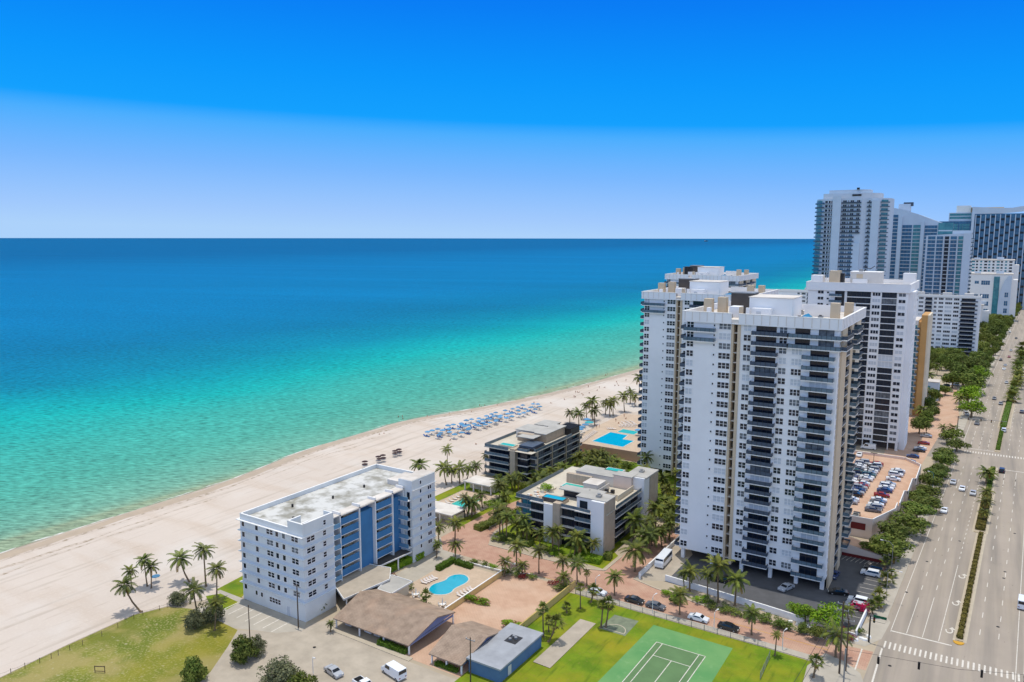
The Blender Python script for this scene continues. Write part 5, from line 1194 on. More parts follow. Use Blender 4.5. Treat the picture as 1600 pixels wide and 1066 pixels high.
flush_palms({G0: ('leaning coconut palm', 'on the open sand left of the blue building'), G1: ('coconut palm', 'rising from the grey shrubs by the parking bays'),
  G2: ('coconut palm', 'on the beach side of the cabanas'), G3: ('coconut palm', 'between pavilion, brick drive and pool garden'), G3b: ('coconut palm', 'between the cabana and the front condominium'),
  G4: ('coconut palm', 'along the upper edge of the brick street'), G5: ('coconut palm', 'on the lower kerb of the brick street'), G6: ('dense palm', 'in the gap between condominium and front tower'),
  'palms in the planting around the low condominiums': ('short palm', 'in the planting around the low condominiums'), GW: ('garden palm', 'in the gardens behind the condominiums'), G7: ('tall palm', 'before the long white wall of the front tower'), G8: ('cabbage palm', 'on the lawn and garden below the brick street'), 'c1': ('', ''), 'c2': ('', ''), 'c3': ('', ''), 'c4': ('', ''), 'c5': ('', ''), 'c6': ('', ''),
  G9: ('tall beach palm', 'between the sand and the large pool deck'), G10: ('bushy palm', 'in the thicket below the pink deck wall'), G11: ('cabbage palm', 'in the bed along the tower car park'),
  G12: ('palm', 'on the planted strip in the middle of the road'), G13: ('palm', 'around the driveway near the orange block')})

# ------------------------------------------------------------------ broad-leaved trees, hedges and bushes
def foliage(seed, n, m_, leaf, shape='tree', ragged=.25):
    """leaf cards scattered through clumps: many small faces, gaps between the clumps"""
    r = random.Random(seed); mb = MB(); cl = []
    if shape == 'tree':
        for i in range(15):
            while True:
                p = Vector((r.uniform(-1, 1), r.uniform(-1, 1), r.uniform(-.62, 1)))
                if .3 < p.length < 1: break
            cl.append((Vector((p.x * .72, p.y * .72, p.z * .55)), r.uniform(.24, .44)))
        cl.append((Vector((0, 0, 0)), .5))
    elif shape == 'box':
        for i in range(12): cl.append((Vector((r.uniform(-.8, .8), r.uniform(-.7, .7), r.uniform(-.5, .6))), r.uniform(.3, .5)))
    tot = sum(c[1] ** 2 for c in cl)
    for c, rr_ in cl:
        for k in range(int(n * rr_ * rr_ / tot)):
            if shape == 'hedge': break
            d = Vector((r.gauss(0, 1), r.gauss(0, 1), r.gauss(0, 1))).normalized()
            if d.z < -.5 and r.random() < .6: d.z *= -1
            p = c + d * rr_ * r.uniform(.72, 1.08); nrm = (d + Vector((r.gauss(0, .5), r.gauss(0, .5), r.gauss(0, .5)))).normalized()
            u = nrm.cross(Vector((r.gauss(0, 1), r.gauss(0, 1), r.gauss(0, 1)))).normalized(); v = nrm.cross(u); s_ = leaf * r.uniform(.6, 1.3)
            mb.add([tuple(p - u * s_), tuple(p - v * s_ * .5), tuple(p + u * s_), tuple(p + v * s_ * .5)], [(0, 1, 2, 3)], m_)
    return mb.mesh('crown')
TR = {'leaf': [foliage(60 + i, 2200, 'leaf', .085) for i in range(4)], 'leaf_bright': [foliage(70 + i, 1500, 'leaf_bright', .075) for i in range(2)], 'leaf_grey': [foliage(80 + i, 2200, 'leaf_grey', .06) for i in range(2)]}
BU = {'leaf': [foliage(90 + i, 700, 'leaf', .12, 'box') for i in range(3)], 'hedge_leaf': [foliage(95 + i, 800, 'hedge_leaf', .10, 'box') for i in range(2)], 'leaf_bright': [foliage(97, 700, 'leaf_bright', .12, 'box')], 'leaf_grey': [foliage(98, 1200, 'leaf_grey', .07, 'box')], 'pink_flower': [foliage(99, 500, 'pink_flower', .12, 'box')], 'hedge_brown': [foliage(101, 900, 'hedge_brown', .10, 'box')], 'red_leaf': [foliage(102, 500, 'red_leaf', .12, 'box')]}
def tree(x, y, rpx, hpx, label, grp=None, m_='leaf', world=None, hm=None, name='tree'):
    X, Y = world or at(x, y); dist = math.sqrt(X * X + Y * Y + CH * CH); R = rpx * 1.18 * dist / F if rpx else hm[0]; H = hpx * dist / F * 1.15 if hpx else hm[1]
    t = thing(name, label, 'tree', (X, Y, 0), PR.uniform(0, 6), grp)
    mb = MB(); th = H * .45
    mb.tube([(0, 0, -.05), (.05, .03, th * .5), (.02, -.04, th)], [.07 * R + .1, .05 * R + .08, .04 * R + .06], 'trunk_brown', 6)
    for a in (0, 2.2, 4.1): mb.tube([(0, 0, th * .8), (math.cos(a) * R * .3, math.sin(a) * R * .3, th + H * .15), (math.cos(a) * R * .55, math.sin(a) * R * .55, th + H * .28)], [.05 * R, .035 * R, .015 * R], 'trunk_brown', 5)
    mb.build('trunk', t)
    link('crown', PR.choice(TR[m_]), t, (0, 0, H * .58), PR.uniform(0, 6), (R * 1.05, R * 1.05, H * .52))
def bush(X, Y, rx_, ry_, h, label, m_='leaf', grp=None, rz=None, z=0, name='bush', cat='bush'):
    o = link(name, PR.choice(BU[m_]), None, (X, Y, z + h * .5), PR.uniform(0, 3) if rz is None else rz, (rx_, ry_, h * .62)); return tag(o, label, cat, grp)
def shrub(x, y, rpx, hpx, label, m_='leaf'):
    X, Y = at(x, y); dist = math.sqrt(X * X + Y * Y + CH * CH); Rr = rpx * dist / F; H = hpx * dist / F * 1.1; X += FW.x * Rr * .6; Y += FW.y * Rr * .6
    t = thing('shrub', label, 'shrub', (X, Y, 0), PR.uniform(0, 6)); mb = MB()
    for a in (0, 1.3, 2.5, 3.7, 5): mb.tube([(0, 0, 0), (math.cos(a) * Rr * .35, math.sin(a) * Rr * .35, H * .35), (math.cos(a) * Rr * .6, math.sin(a) * Rr * .6, H * .6)], [.09, .06, .03], 'trunk_brown', 5)
    mb.build('stem', t)
    link('crown', PR.choice(TR[m_]), t, (0, 0, H * .44), PR.uniform(0, 6), (Rr * 1.1, Rr * 1.1, H * .62)); link('lower_foliage', PR.choice(TR[m_]), t, (0, 0, H * .28), PR.uniform(0, 6), (Rr, Rr, H * .45))
T1 = 'street trees along the pavement beside the parking deck'
for i, (x, y, r, h) in enumerate(((1372, 905 - 35, 17, 24), (1395, 872, 20, 30), (1402, 846, 19, 26), (1420, 832, 17, 26), (1432, 812, 16, 24), (1444, 796, 14, 20), (1436, 786, 13, 20), (1452, 778, 13, 18), (1452, 762, 13, 20), (1462, 752, 12, 18), (1472, 728, 13, 20), (1478, 718, 12, 16), (1463, 742, 11, 16), (1488, 690, 11, 18), (1495, 702, 10, 14))):
    tree(x, y + 3, r * 1.25, h, '%s street tree counted from the front along the parking deck' % ordn(i), T1, 'leaf')
T2 = 'trees filling the gardens near the orange block'
for i, (x, y, r, h) in enumerate(((1518, 652, 18, 22), (1512, 632, 18, 24), (1520, 615, 17, 24), (1505, 604, 17, 26), (1530, 600, 15, 22), (1488, 606, 13, 20), (1516, 586, 16, 22), (1495, 578, 14, 20), (1532, 572, 14, 18), (1470, 565, 14, 16), (1458, 560, 12, 14), (1486, 562, 13, 16), (1508, 560, 14, 16), (1456, 654, 13, 16), (1442, 664, 12, 12), (1462, 618, 11, 14), (1526, 552, 13, 16), (1540, 560, 11, 14))):
    tree(x, y, r, h, '%s leafy tree in the garden block right of the orange building' % ordn(i), T2, 'leaf_bright' if i in (0, 1, 4) else 'leaf')
T3 = 'trees along the far pavement'
k = 0
for x, y, r, h in ((1546, 542, 12, 16), (1552, 530, 12, 16), (1540, 528, 10, 14), (1558, 520, 12, 16), (1548, 512, 12, 14), (1562, 508, 11, 14), (1540, 505, 10, 12), (1568, 498, 11, 14), (1555, 495, 11, 14), (1545, 490, 9, 12), (1572, 486, 10, 14), (1562, 482, 10, 12), (1553, 478, 8, 10), (1577, 478, 9, 12), (1582, 470, 9, 14), (1572, 466, 8, 10), (1586, 460, 8, 12), (1578, 455, 7, 10), (1590, 452, 8, 12), (1594, 446, 7, 10), (1584, 446, 7, 9), (1598, 440, 7, 10), (1590, 438, 6, 9), (1600, 432, 7, 10), (1606, 428, 8, 11), (1538, 516, 9, 11), (1532, 536, 9, 12), (1546, 520, 9, 12)):
    tree(x, y, r, h, '%s tree back along the far left pavement of the road' % ordn(k), T3, 'leaf'); k += 1
T4 = 'trees lining the far road'
fr_ = random.Random(21); k = 0
for row, (off, y0, y1, st) in enumerate(((-19, 470, 1500, 19), (-26, 520, 1400, 26), (-34, 560, 1200, 34), (-33, 385, 500, 26))):
    y = y0
    while y < y1:
        if row < 2 or fr_.random() < .8:
            tree(0, 0, 0, 0, '%s roadside tree in the %s line behind the far left pavement' % (ordn(k), ('kerb', 'second', 'inner', 'near inner')[row]), T4, 'leaf', world=(rx(off, y) + fr_.uniform(-1.5, 1.5), y), hm=(fr_.uniform(2.6, 4.6), fr_.uniform(5, 10))); k += 1
        y += st * fr_.uniform(.8, 1.2)
T5 = 'trees at the foot of the long slab block'
for k in range(18):
    tree(0, 0, 0, 0, '%s tree at the foot of the long slab block' % ordn(k), T5, 'leaf', world=(-42 + fr_.uniform(0, 38), 560 + fr_.uniform(0, 70)), hm=(fr_.uniform(4, 6), fr_.uniform(8, 12)))
# big shrubs near the front
tree(1258, 972, 17, 26, 'bright green tree left of the pair at the tower car park corner', None, 'leaf_bright')
tree(1290, 992, 22, 40, 'largest bright green tree at the tower car park corner', None, 'leaf_bright')
tree(1242, 962, 12, 18, 'small bright tree at the left end of the car park hedge', None, 'leaf_bright')
tree(1275, 1000, 14, 18, 'low dark tree over the boulders on the brick street', None, 'leaf')
shrub(300, 990, 17, 26, 'sea grape shrub with grey green leaves among the palms', 'leaf_grey')
shrub(276, 948, 15, 18, 'low sea grape shrub on the sand side of the palms', 'leaf_grey')
shrub(326, 980, 20, 30, 'sea grape shrub next to the parking bays', 'leaf_grey')
shrub(378, 1040, 19, 34, 'columnar palmetto clump beside the vacant lot', 'leaf')
shrub(400, 1030, 14, 28, 'grey green bush right of the palmetto clump', 'leaf_grey')
shrub(299, 1074, 18, 34, 'round green bush at the bottom edge of the vacant lot', 'leaf')
shrub(430, 1090, 34, 42, 'large silvery shrub below the side street', 'leaf_grey')
shrub(468, 1096, 20, 32, 'green palmetto shrub right of the silvery shrub', 'leaf')
B1 = 'bushes in the beds along the brick street'
k = 0
for x, y, r, h, m_ in ((1050, 934, 3.5, 1.6, 'leaf_bright'), (1062, 945, 3, 1.4, 'leaf'), (1095, 940, 3.0, 1.5, 'leaf_bright'), (1110, 950, 3, 1.4, 'leaf'), (1130, 955, 3, 1.4, 'leaf'), (1150, 962, 3, 1.5, 'leaf'), (1172, 966, 3, 1.5, 'leaf'), (1192, 972, 3, 1.8, 'leaf'), (1212, 978, 3, 1.6, 'leaf'), (1232, 984, 3.2, 2.0, 'leaf'), (1252, 990, 3, 2, 'leaf'), (1330, 1000, 2.2, 1.4, 'red_leaf'), (1342, 990, 2, 1.4, 'leaf'), (1320, 990, 2, 1.4, 'red_leaf'), (876, 920, 3.4, 1.3, 'leaf'), (868, 914, 2.4, 1.2, 'red_leaf'), (888, 922, 2.6, 1.2, 'leaf'), (792, 898, 2.6, 1.6, 'leaf'), (806, 900, 2.6, 1.6, 'leaf'), (820, 903, 2.4, 1.3, 'red_leaf'), (832, 905, 2, 1.2, 'leaf'), (770, 888, 2.2, 1.0, 'leaf_bright'), (756, 884, 2, 1.0, 'leaf'), (742, 880, 2, 1.0, 'leaf')):
    X, Y = at(x, y); bush(X, Y, r * .8, r * .5, h, '%s bush in the beds beside the brick street' % ordn(k), m_, B1); k += 1
X, Y = at(1350, 958); bush(X, Y, 1.5, 1.3, 2.4, 'bright pink flowering bush in the tower car park corner', 'pink_flower')
X, Y = at(1336, 952); bush(X, Y, 1.2, 1.1, 1.8, 'small pink flowering bush left of the larger one', 'pink_flower')
def hedge(a, b, wd, h, label, m_='hedge_leaf', n=None):
    """one clipped hedge as one mesh of leaf cards"""
    r = random.Random(int(a[0] * 7 + b[1])); mb = MB(); L = math.dist(a, b); ux, uy = (b[0] - a[0]) / L, (b[1] - a[1]) / L
    n = n or int(L * (wd + 2 * h) * 26)
    for i in range(n):
        s_ = r.uniform(0, L); side = r.random(); ph = .12 * math.sin(s_ * 2.1) + r.uniform(-.08, .08)
        if side < wd / (wd + 2 * h): w_ = r.uniform(-wd / 2, wd / 2); z = h + ph; nr = Vector((0, 0, 1))
        else: sg = r.choice((-1, 1)); w_ = sg * (wd / 2 + ph * .6); z = r.uniform(0.02, h); nr = Vector((-uy * sg, ux * sg, .3))
        p = Vector((a[0] + ux * s_ - uy * w_, a[1] + uy * s_ + ux * w_, z)); nr = (nr + Vector((r.gauss(0, .45), r.gauss(0, .45), r.gauss(0, .45)))).normalized()
        u = nr.cross(Vector((r.gauss(0, 1), r.gauss(0, 1), r.gauss(0, 1)))).normalized(); v = nr.cross(u); q = r.uniform(.14, .26)
        mb.add([tuple(p - u * q), tuple(p - v * q * .6), tuple(p + u * q), tuple(p + v * q * .6)], [(0, 1, 2, 3)], m_)
    wx, wy = -uy * wd * .42, ux * wd * .42
    mb.prism([(a[0] - wx, a[1] - wy), (b[0] - wx, b[1] - wy), (b[0] + wx, b[1] + wy), (a[0] + wx, a[1] + wy)], 0, h * .9, m_)
    return tag(mb.build('hedge'), label, 'hedge')
hedge((-120.6, 153.2), (-120.4, 160.2), 1.6, 1.3, 'clipped green hedge at the back left of the kidney pool')
hedge((-119.2, 159.6), (-113.6, 159.2), 1.6, 1.2, 'clipped green hedge at the back of the kidney pool')
hedge((-108.6, 116.9), (-100.8, 117.0), 1.2, 1.1, 'bright clipped hedge under the eaves of the large carport')
hedge((-93.0, 117.2), (-87.4, 117.2), 1.0, .8, 'clipped hedge under the eaves of the small carport')
hedge((rx(-1.45, 187), 187.3), (rx(-1.45, 262), 262), 1.05, .6, 'long low hedge in the middle of the road, near part', 'hedge_brown')
hedge((rx(-1.9, 264), 264), (rx(-1.9, 304), 304), 2.4, 1.0, 'thicker brown hedge in the middle of the road below the palms', 'hedge_brown')
hedge((rx(-1.9, 307), 307), (rx(-1.9, 341), 341), 1.4, .8, 'green hedge in the middle of the road before the far crossing', 'hedge_leaf')
hedge((rx(-1.6, 372), 372), (rx(-1.6, 418), 418), 1.4, .8, 'green hedge in the middle of the road beyond the far crossing', 'hedge_leaf')
hedge((rx(-1.4, 420), 420), (rx(-1.4, 560), 560), 2.6, 1.0, 'long green planting in the far middle of the road under palms', 'hedge_leaf', 5000)
hedge((rx(-1.2, 562), 562), (rx(-1.2, 718), 718), 2.8, 1.2, 'farthest green planting in the middle of the road', 'hedge_leaf', 4000)
hedge((-132.6, 140), (-130.4, 158), 3.2, 1.8, 'dense planting of bright low palms before the blue facade', 'leaf_bright', 5200)
hedge((-128, 182), (-124, 205), 3.0, 1.4, 'hedge between the brick drive and the long fence', 'leaf', 3000)
hedge((-93, 180.4), (-86, 181.2), 3.0, 1.3, 'clipped bushes before the white end wall of the front condominium', 'leaf_bright', 2200)
hedge((-86.6, 184.5), (-84.6, 184.8), 2.4, 1.6, 'dark bush at the corner of the front condominium', 'leaf', 800)
hedge((-118, 181), (-108, 181), 3.2, 1.2, 'dark planting left of the front condominium entrance', 'leaf', 2200)
for i, (x, y, a_, b_, g_) in enumerate(((745, 941, 3.4, 1.3, 'kidney pool wall'), (802, 980, 2.8, 1.5, 'lower middle of the brick lot'))):
    X, Y = at(x, y); bush(X, Y, a_, b_, 1.5, 'oval bed of green bushes, brick lot, ' + g_, 'leaf_bright', rz=.1); bush(X, Y + .4, a_ * 1.05, b_ * 1.05, .8, 'red ground leaves of the bed, brick lot, ' + g_, 'red_leaf', rz=.1)
X, Y = at(660, 952); bush(X, Y, 2.6, 2.2, 1.6, 'round bush under the single palm on the pool terrace', 'hedge_leaf')
X, Y = at(638, 922); bush(X, Y, 1.9, 1.6, 1.8, 'ball shaped bush beside the annex and pool steps', 'hedge_leaf')
X, Y = at(612, 905); bush(X, Y, 1.6, 1.2, 1.4, 'dark red bush by the walkway end', 'red_leaf')
X, Y = at(848, 757); bush(-112, 196, 2.6, 2.2, 2.0, 'green bush on the front condominium roof terrace', 'leaf_bright', z=11.5)
B2 = 'bushes in the gardens behind the pavilion'
for k, (X, Y, r) in enumerate(((-127, 186, 2.5), (-127.5, 192, 2.8), (-127, 198, 2.6), (-126, 205, 2.6), (-131, 224, 3), (-137, 223, 2.6), (-126, 214, 3), (-143, 225, 2.4), (-150, 226, 2.0), (-128, 232, 3), (-127, 240, 3.2), (-126, 248, 3), (-125, 256, 3), (-124, 264, 3), (-119, 232, 3), (-118, 244, 3), (-118, 256, 3), (-116, 266, 3.4), (-108, 268, 3), (-100, 270, 3), (-93, 262, 3.4), (-90, 250, 3), (-88, 236, 3), (-80, 210, 2.4), (-79, 226, 2.8), (-82, 220, 2.6), (-78, 240, 3))):
    bush(X, Y, r, r * .8, 2.2, '%s bush in the dense gardens between the condominiums' % ordn(k), 'leaf', B2)

B3 = 'bushes under the palms of the central gardens'
rb = random.Random(31); k = 0
for x0, x1, y0, y1, nn_, in ((-119, -92, 178, 183, 12), (-138, -134, 184, 208, 8), (-96, -86, 227, 250, 10), (-120, -98, 228, 252, 12), (-84, -77, 195, 250, 12), (-154, -140, 219, 227, 6), (-128, -123, 184, 222, 8)):
    for _ in range(nn_):
        bush(rb.uniform(x0, x1), rb.uniform(y0, y1), rb.uniform(1.2, 2.4), rb.uniform(1, 2), rb.uniform(.9, 2.0), '%s low bush under the palms of the central gardens' % ordn(k), rb.choice(('leaf', 'leaf', 'leaf_bright', 'hedge_leaf')), B3); k += 1
# boulders along the pavement
for k, (x, y) in enumerate(((1268, 982), (1276, 985), (1286, 990), (1262, 978), (1236, 972), (1248, 976), (1338, 1000), (1346, 998), (1352, 1000), (1358, 995))):
    X, Y = at(x, y); r = random.Random(k); mb = MB(); n_ = 7
    ring = [(math.cos(6.28 * i / n_) * r.uniform(.6, .95), math.sin(6.28 * i / n_) * r.uniform(.4, .7)) for i in range(n_)]
    mb.add([(a, b, 0) for a, b in ring] + [(a * .8, b * .8, .38) for a, b in ring] + [(0, 0, .5)], [(i, (i + 1) % n_, n_ + (i + 1) % n_, n_ + i) for i in range(n_)] + [(n_ + i, n_ + (i + 1) % n_, 2 * n_) for i in range(n_)], 'ledge')
    o = mb.build('boulder', None, (X, Y, .02), r.uniform(0, 3)); tag(o, '%s pale boulder along the edge of the corner pavement' % ordn(k), 'boulder', 'boulders edging the corner pavement')

# ------------------------------------------------------------------ vehicles
def car_parts(kind, paint):
    """profile in length x and height z; returns list of (name, MB, children)"""
    if kind == 'sedan': L, Wd, low, prof = 4.7, 1.84, .3, [(0, .62), (.12, .86), (1.1, 1.0), (1.85, 1.42), (3.1, 1.42), (3.9, 1.04), (4.6, .95), (4.7, .6)]; cab = (1.1, 1.85, 3.1, 3.9, 1.0, 1.42)
    elif kind == 'suv': L, Wd, low, prof = 4.8, 1.94, .36, [(0, .7), (.1, 1.0), (1.15, 1.12), (1.8, 1.7), (4.3, 1.7), (4.7, 1.15), (4.8, .7)]; cab = (1.15, 1.8, 4.3, 4.7, 1.12, 1.70)
    elif kind == 'pickup': L, Wd, low, prof = 5.6, 2.0, .42, [(0, .75), (.1, 1.08), (1.35, 1.2), (1.95, 1.8), (3.2, 1.8), (3.45, 1.2), (5.55, 1.15), (5.6, .75)]; cab = (1.35, 1.95, 3.2, 3.45, 1.2, 1.8)
    elif kind == 'van': L, Wd, low, prof = 5.9, 2.1, .4, [(0, .8), (.1, 1.2), (.9, 1.45), (1.6, 2.35), (5.85, 2.4), (5.9, .8)]; cab = (.9, 1.6, 5.85, 5.9, 1.45, 2.35)
    else: L, Wd, low, prof = 8.2, 2.4, .45, [(0, .8), (.1, 1.6), (.6, 2.7), (8.15, 2.8), (8.2, .8)]; cab = (.15, .6, 8.15, 8.2, 1.6, 2.7)
    h = Wd / 2; body = MB(); x0, x1, x2, x3, zb, zt = cab
    pts = [(0, low)] + prof + [(L, low)]; n = len(pts)
    def hw(z): return h - max(0, (z - zb)) * (.30 if kind in ('sedan', 'suv', 'pickup') else .05)
    vs = [(x - L / 2, -hw(z), z) for x, z in pts] + [(x - L / 2, hw(z), z) for x, z in pts]
    body.add(vs, [tuple(range(n)), tuple(range(2 * n - 1, n - 1, -1))] + [(i, n + i, n + (i + 1) % n, (i + 1) % n) for i in range(n)], paint)
    gl = MB(); e = .012
    def Q(a, b, c, d): gl.quad(a, b, c, d, 'car_glass')
    m0 = .12; wz = lambda z: hw(z) + e
    def lerp(a, b, t): return a + (b - a) * t
    for sg in (-1, 1):
        za, zb_ = zb + .05, zt - .10
        xa, xb = lerp(x0, x1, .35) + .1, x1 + .05; xc, xd = x2 - .05, lerp(x3, x2, .35) - .1
        if kind == 'van': xd = xc = x0 + 2.0; xa += .1
        if kind == 'bus': xa, xb, xc, xd = .7, .7, 7.6, 7.6
        Q((xa - L / 2, sg * wz(za), za), (xd - L / 2, sg * wz(za), za), (xc - L / 2, sg * wz(zb_), zb_), (xb - L / 2, sg * wz(zb_), zb_))
    def slope(xa, za, xb, zb2, off):
        w0, w1 = hw(za) - m0, hw(zb2) - m0
        Q((xa - L / 2 + off, -w0, za + .012), (xa - L / 2 + off, w0, za + .012), (xb - L / 2 + off, w1, zb2 + .012), (xb - L / 2 + off, -w1, zb2 + .012))
    slope(lerp(x0, x1, .1), lerp(zb, zt, .1), lerp(x0, x1, .9), lerp(zb, zt, .9), -.02)
    slope(lerp(x3, x2, .12), lerp(zb, zt, .12), lerp(x3, x2, .9), lerp(zb, zt, .9), .02)
    if kind == 'pickup': body.box(3.6 - L / 2, -.82, 1.195, 5.4 - L / 2, .82, 1.215, 'tyre')
    wh = []
    for x in (.9, L - .95):
        for sg in (-1, 1):
            q = MB(); r_ = .34 if kind != 'bus' else .45; q.tube([(x - L / 2, sg * (h - .2), r_), (x - L / 2, sg * (h + .02), r_)], r_, 'tyre', 12); q.tube([(x - L / 2, sg * (h + .02), r_), (x - L / 2, sg * (h + .035), r_)], r_ * .6, 'metal_grey', 8); wh.append(q)
    hl = []
    for sg in (-1, 1):
        q = MB(); q.box(-L / 2 - .02, sg * (h - .34) - .2, .66, -L / 2 + .12, sg * (h - .34) + .2, .82, 'head_lamp'); hl.append(('headlight', q))
        q = MB(); q.box(L / 2 - .1, sg * (h - .3) - .18, .72, L / 2 + .02, sg * (h - .3) + .18, .9, 'tail_red'); hl.append(('tail_light', q))
    return [('body', body), ('windows', gl)] + [('wheel', q) for q in wh] + hl
CARM = {}
def car(X, Y, ang, kind, paint, label, z=0.02, name='parked_car', grp=None, parts=True, cat='car'):
    k = (kind, paint)
    if k not in CARM:
        ps = car_parts(*k); CARM[k] = [(n_, q.mesh(n_)) for n_, q in ps]
        al = MB()
        for n_, q in ps:
            b = len(al.v); al.v += q.v
            for f, mi in zip(q.f, q.m): al.f.append(tuple(i + b for i in f)); al.m.append(al.mi(q.ms[mi]))
        CARM[k + ('one',)] = al.mesh('car')
    if parts:
        t = thing(name, label, cat, (X, Y, z), ang, grp)
        for n_, me in CARM[k]: link(n_, me, t)
    else: tag(link(name, CARM[k + ('one',)], None, (X, Y, z), ang), label, cat, grp)
# front of car is local -x ; ang rotates it
SD = rad(86.8)
def carpx(px, py, ang, kind, paint, label, **k):
    X, Y = at(px, py, .5); car(X, Y, ang, kind, paint, label, **k)
# on the road: left carriageway comes towards the camera (front to -Y), right one goes away
for px, py, kd, pt, lb in ((1490, 753, 'sedan', 'car_silver', 'silver car with dark windows, left of three abreast on the road'), (1504, 763, 'sedan', 'car_white', 'white car, middle of three abreast on the road'), (1521, 770, 'sedan', 'car_silver', 'silver blue car, right of three abreast near the median palms'), (1476, 797, 'sedan', 'car_white', 'white car alone in the left lane, nearest on the left carriageway'),
    (1527, 661, 'suv', 'car_grey', 'grey car standing on the far crosswalk'), (1554, 622, 'sedan', 'car_grey', 'dark grey car beyond the far crossing, left of a pair'), (1564, 630, 'sedan', 'car_grey', 'dark grey car beyond the far crossing, right of a pair'), (1573, 597, 'sedan', 'car_silver', 'silver car beside the far median palms'), (1569, 576, 'sedan', 'car_white', 'white car close behind a silver one on the far road'), (1571, 570, 'sedan', 'car_silver', 'silver car just ahead of a white one on the far road'), (1564, 562, 'suv', 'car_black', 'black car in the left lane of the far road'), (1577, 557, 'sedan', 'car_red', 'red car on the far road'), (1580, 547, 'sedan', 'car_silver', 'small silver car farther than the red one'), (1578, 518, 'suv', 'car_white', 'white car at the pavement edge, farthest on the left lane'), (1588, 528, 'sedan', 'car_black', 'tiny dark car far up the road')):
    carpx(px, py, SD, kd, pt, lb, name='car', parts=py > 700 or True)
for px, py, kd, pt, lb in ((1566, 735, 'suv', 'car_black', 'dark car driving away right of the median'), (1569, 672, 'suv', 'car_white', 'white pickup like car turning at the far crossing'), (1597, 643, 'sedan', 'car_black', 'dark car at the right photo edge beyond the crossing')):
    carpx(px, py, SD + math.pi, kd, pt, lb, name='car')
X, Y = at(1597, 940, 1); car(X + .3, Y, SD + math.pi, 'van', 'car_white', 'white box van at the right edge of the road', name='van', cat='van')
# the brick street row
for px, py, kd, pt, lb in ((934, 925, 'sedan', 'car_white', 'white car at the left end of the row on the brick street'), (992, 938, 'sedan', 'car_black', 'black car parked second in the brick street row'), (1025, 947, 'sedan', 'car_grey', 'grey car with light roof rails behind the black one'), (1092, 966, 'sedan', 'car_white', 'white car parked between two street palms'), (1139, 980, 'sedan', 'car_black', 'black car nearest the crossing on the brick street')):
    carpx(px, py, math.pi - .02, kd, pt, lb)
X, Y = at(1042, 868); car(-71.5, 190, rad(93), 'bus', 'car_white', 'white shuttle bus on the ramp behind the white wall', name='shuttle_bus', cat='bus')
# tower car park
for px, py, kd, pt, lb, a in ((1361, 896, 'suv', 'car_white', 'white van like car under the pavement palms', 0), (1366, 889, 'suv', 'car_black', 'black car behind the white one in the tower car park', 0), (1342, 939, 'suv', 'car_white', 'white estate car at the lower end of the tower car park', 0), (1338, 947, 'suv', 'car_silver', 'silver car closest to the lower wall of the tower car park', 0), (1304, 898, 'sedan', 'car_blue', 'blue car in the shade beside the tower wall', 1.5), (1229, 918, 'sedan', 'car_silver', 'silver car half under the front tower', 1.2), (1125, 905, 'suv', 'car_black', 'dark car in deep shade behind the white wall', .1), (1310, 925, 'sedan', 'car_black', 'dark car in the shadow of the front tower', .3)):
    carpx(px, py, a, kd, pt, lb, grp=None)
# side street and carport
carpx(522, 1050, rad(168), 'sedan', 'car_silver', 'silver car on the side street facing right')
carpx(616, 1052, rad(-12), 'van', 'car_white', 'white cargo van beside the large carport', name='van', cat='van')
carpx(570, 1072, rad(168), 'pickup', 'car_white', 'white pickup at the bottom edge behind the silver car')
for k, (x, kd, pt) in enumerate(((-119.4, 'sedan', 'car_silver'), (-113.4, 'suv', 'car_white'), (-110.7, 'sedan', 'car_silver'), (-108.0, 'sedan', 'car_teal'), (-103.5, 'sedan', 'car_white'))):
    car(x, 121 if k < 4 else 127, R90, kd, pt, '%s car from the left under the large carport roof' % ordn(k), grp='cars under the large carport')
# parking deck
DR = random.Random(8); pal = ['car_white', 'car_white', 'car_silver', 'car_grey', 'car_black', 'car_white', 'car_silver', 'car_red', 'car_teal', 'car_blue']
def slots(x, y0, y1, step, row, skip=()):
    k = 0; y = y0
    while y < y1:
        if k not in skip:
            xx = x + (y - y0) * .03; p = DR.choice(pal)
            car(xx, y, DR.choice((0, math.pi)) + rad(8), DR.choice(('sedan', 'sedan', 'suv')), p, '%s car from the front in the %s, %s' % (ordn(k), row, p.replace('car_', '')), 5.22, grp='cars on the parking deck', parts=True)
        k += 1; y += step
slots(-27.2, 249, 282, 2.75, 'right row of the parking deck', skip=(5, 7)); slots(-25.6, 286, 300, 2.8, 'right back group of the parking deck', skip=(1,))
slots(-39.0, 250, 303, 2.75, 'left inner row of the parking deck', skip=(1,)); slots(-34.4, 253, 304, 2.75, 'second inner row of the parking deck', skip=(2, 9))
for k, x in enumerate((-33.6, -30.8)): car(x, 241.4, R90, 'sedan', 'car_black', '%s dark car behind the red panels of the parking deck' % ('left' if k == 0 else 'right'), 5.22)
for k, x in enumerate((-43, -40)): car(x, 312, R90, 'sedan', 'car_white', '%s white car at the back parapet of the parking deck' % ('left' if k == 0 else 'right'), 5.22)
car(-41, 345, 0.05, 'van', 'car_white', 'long white van below the glass bay tower', name='van', cat='van')
for k, (x, y, p) in enumerate(((-25, 326, 'car_silver'), (-24.4, 332, 'car_black'), (-24, 341, 'car_blue'), (-22.6, 352, 'car_black'), (-22.4, 356, 'car_white'), (-22, 366, 'car_red'), (-22, 380, 'car_silver'), (-33, 384, 'car_white'))):
    car(x, y, .1, 'sedan', p, '%s car back from the deck in the brick court, %s' % (ordn(k), p[4:]), grp='cars in the brick court')
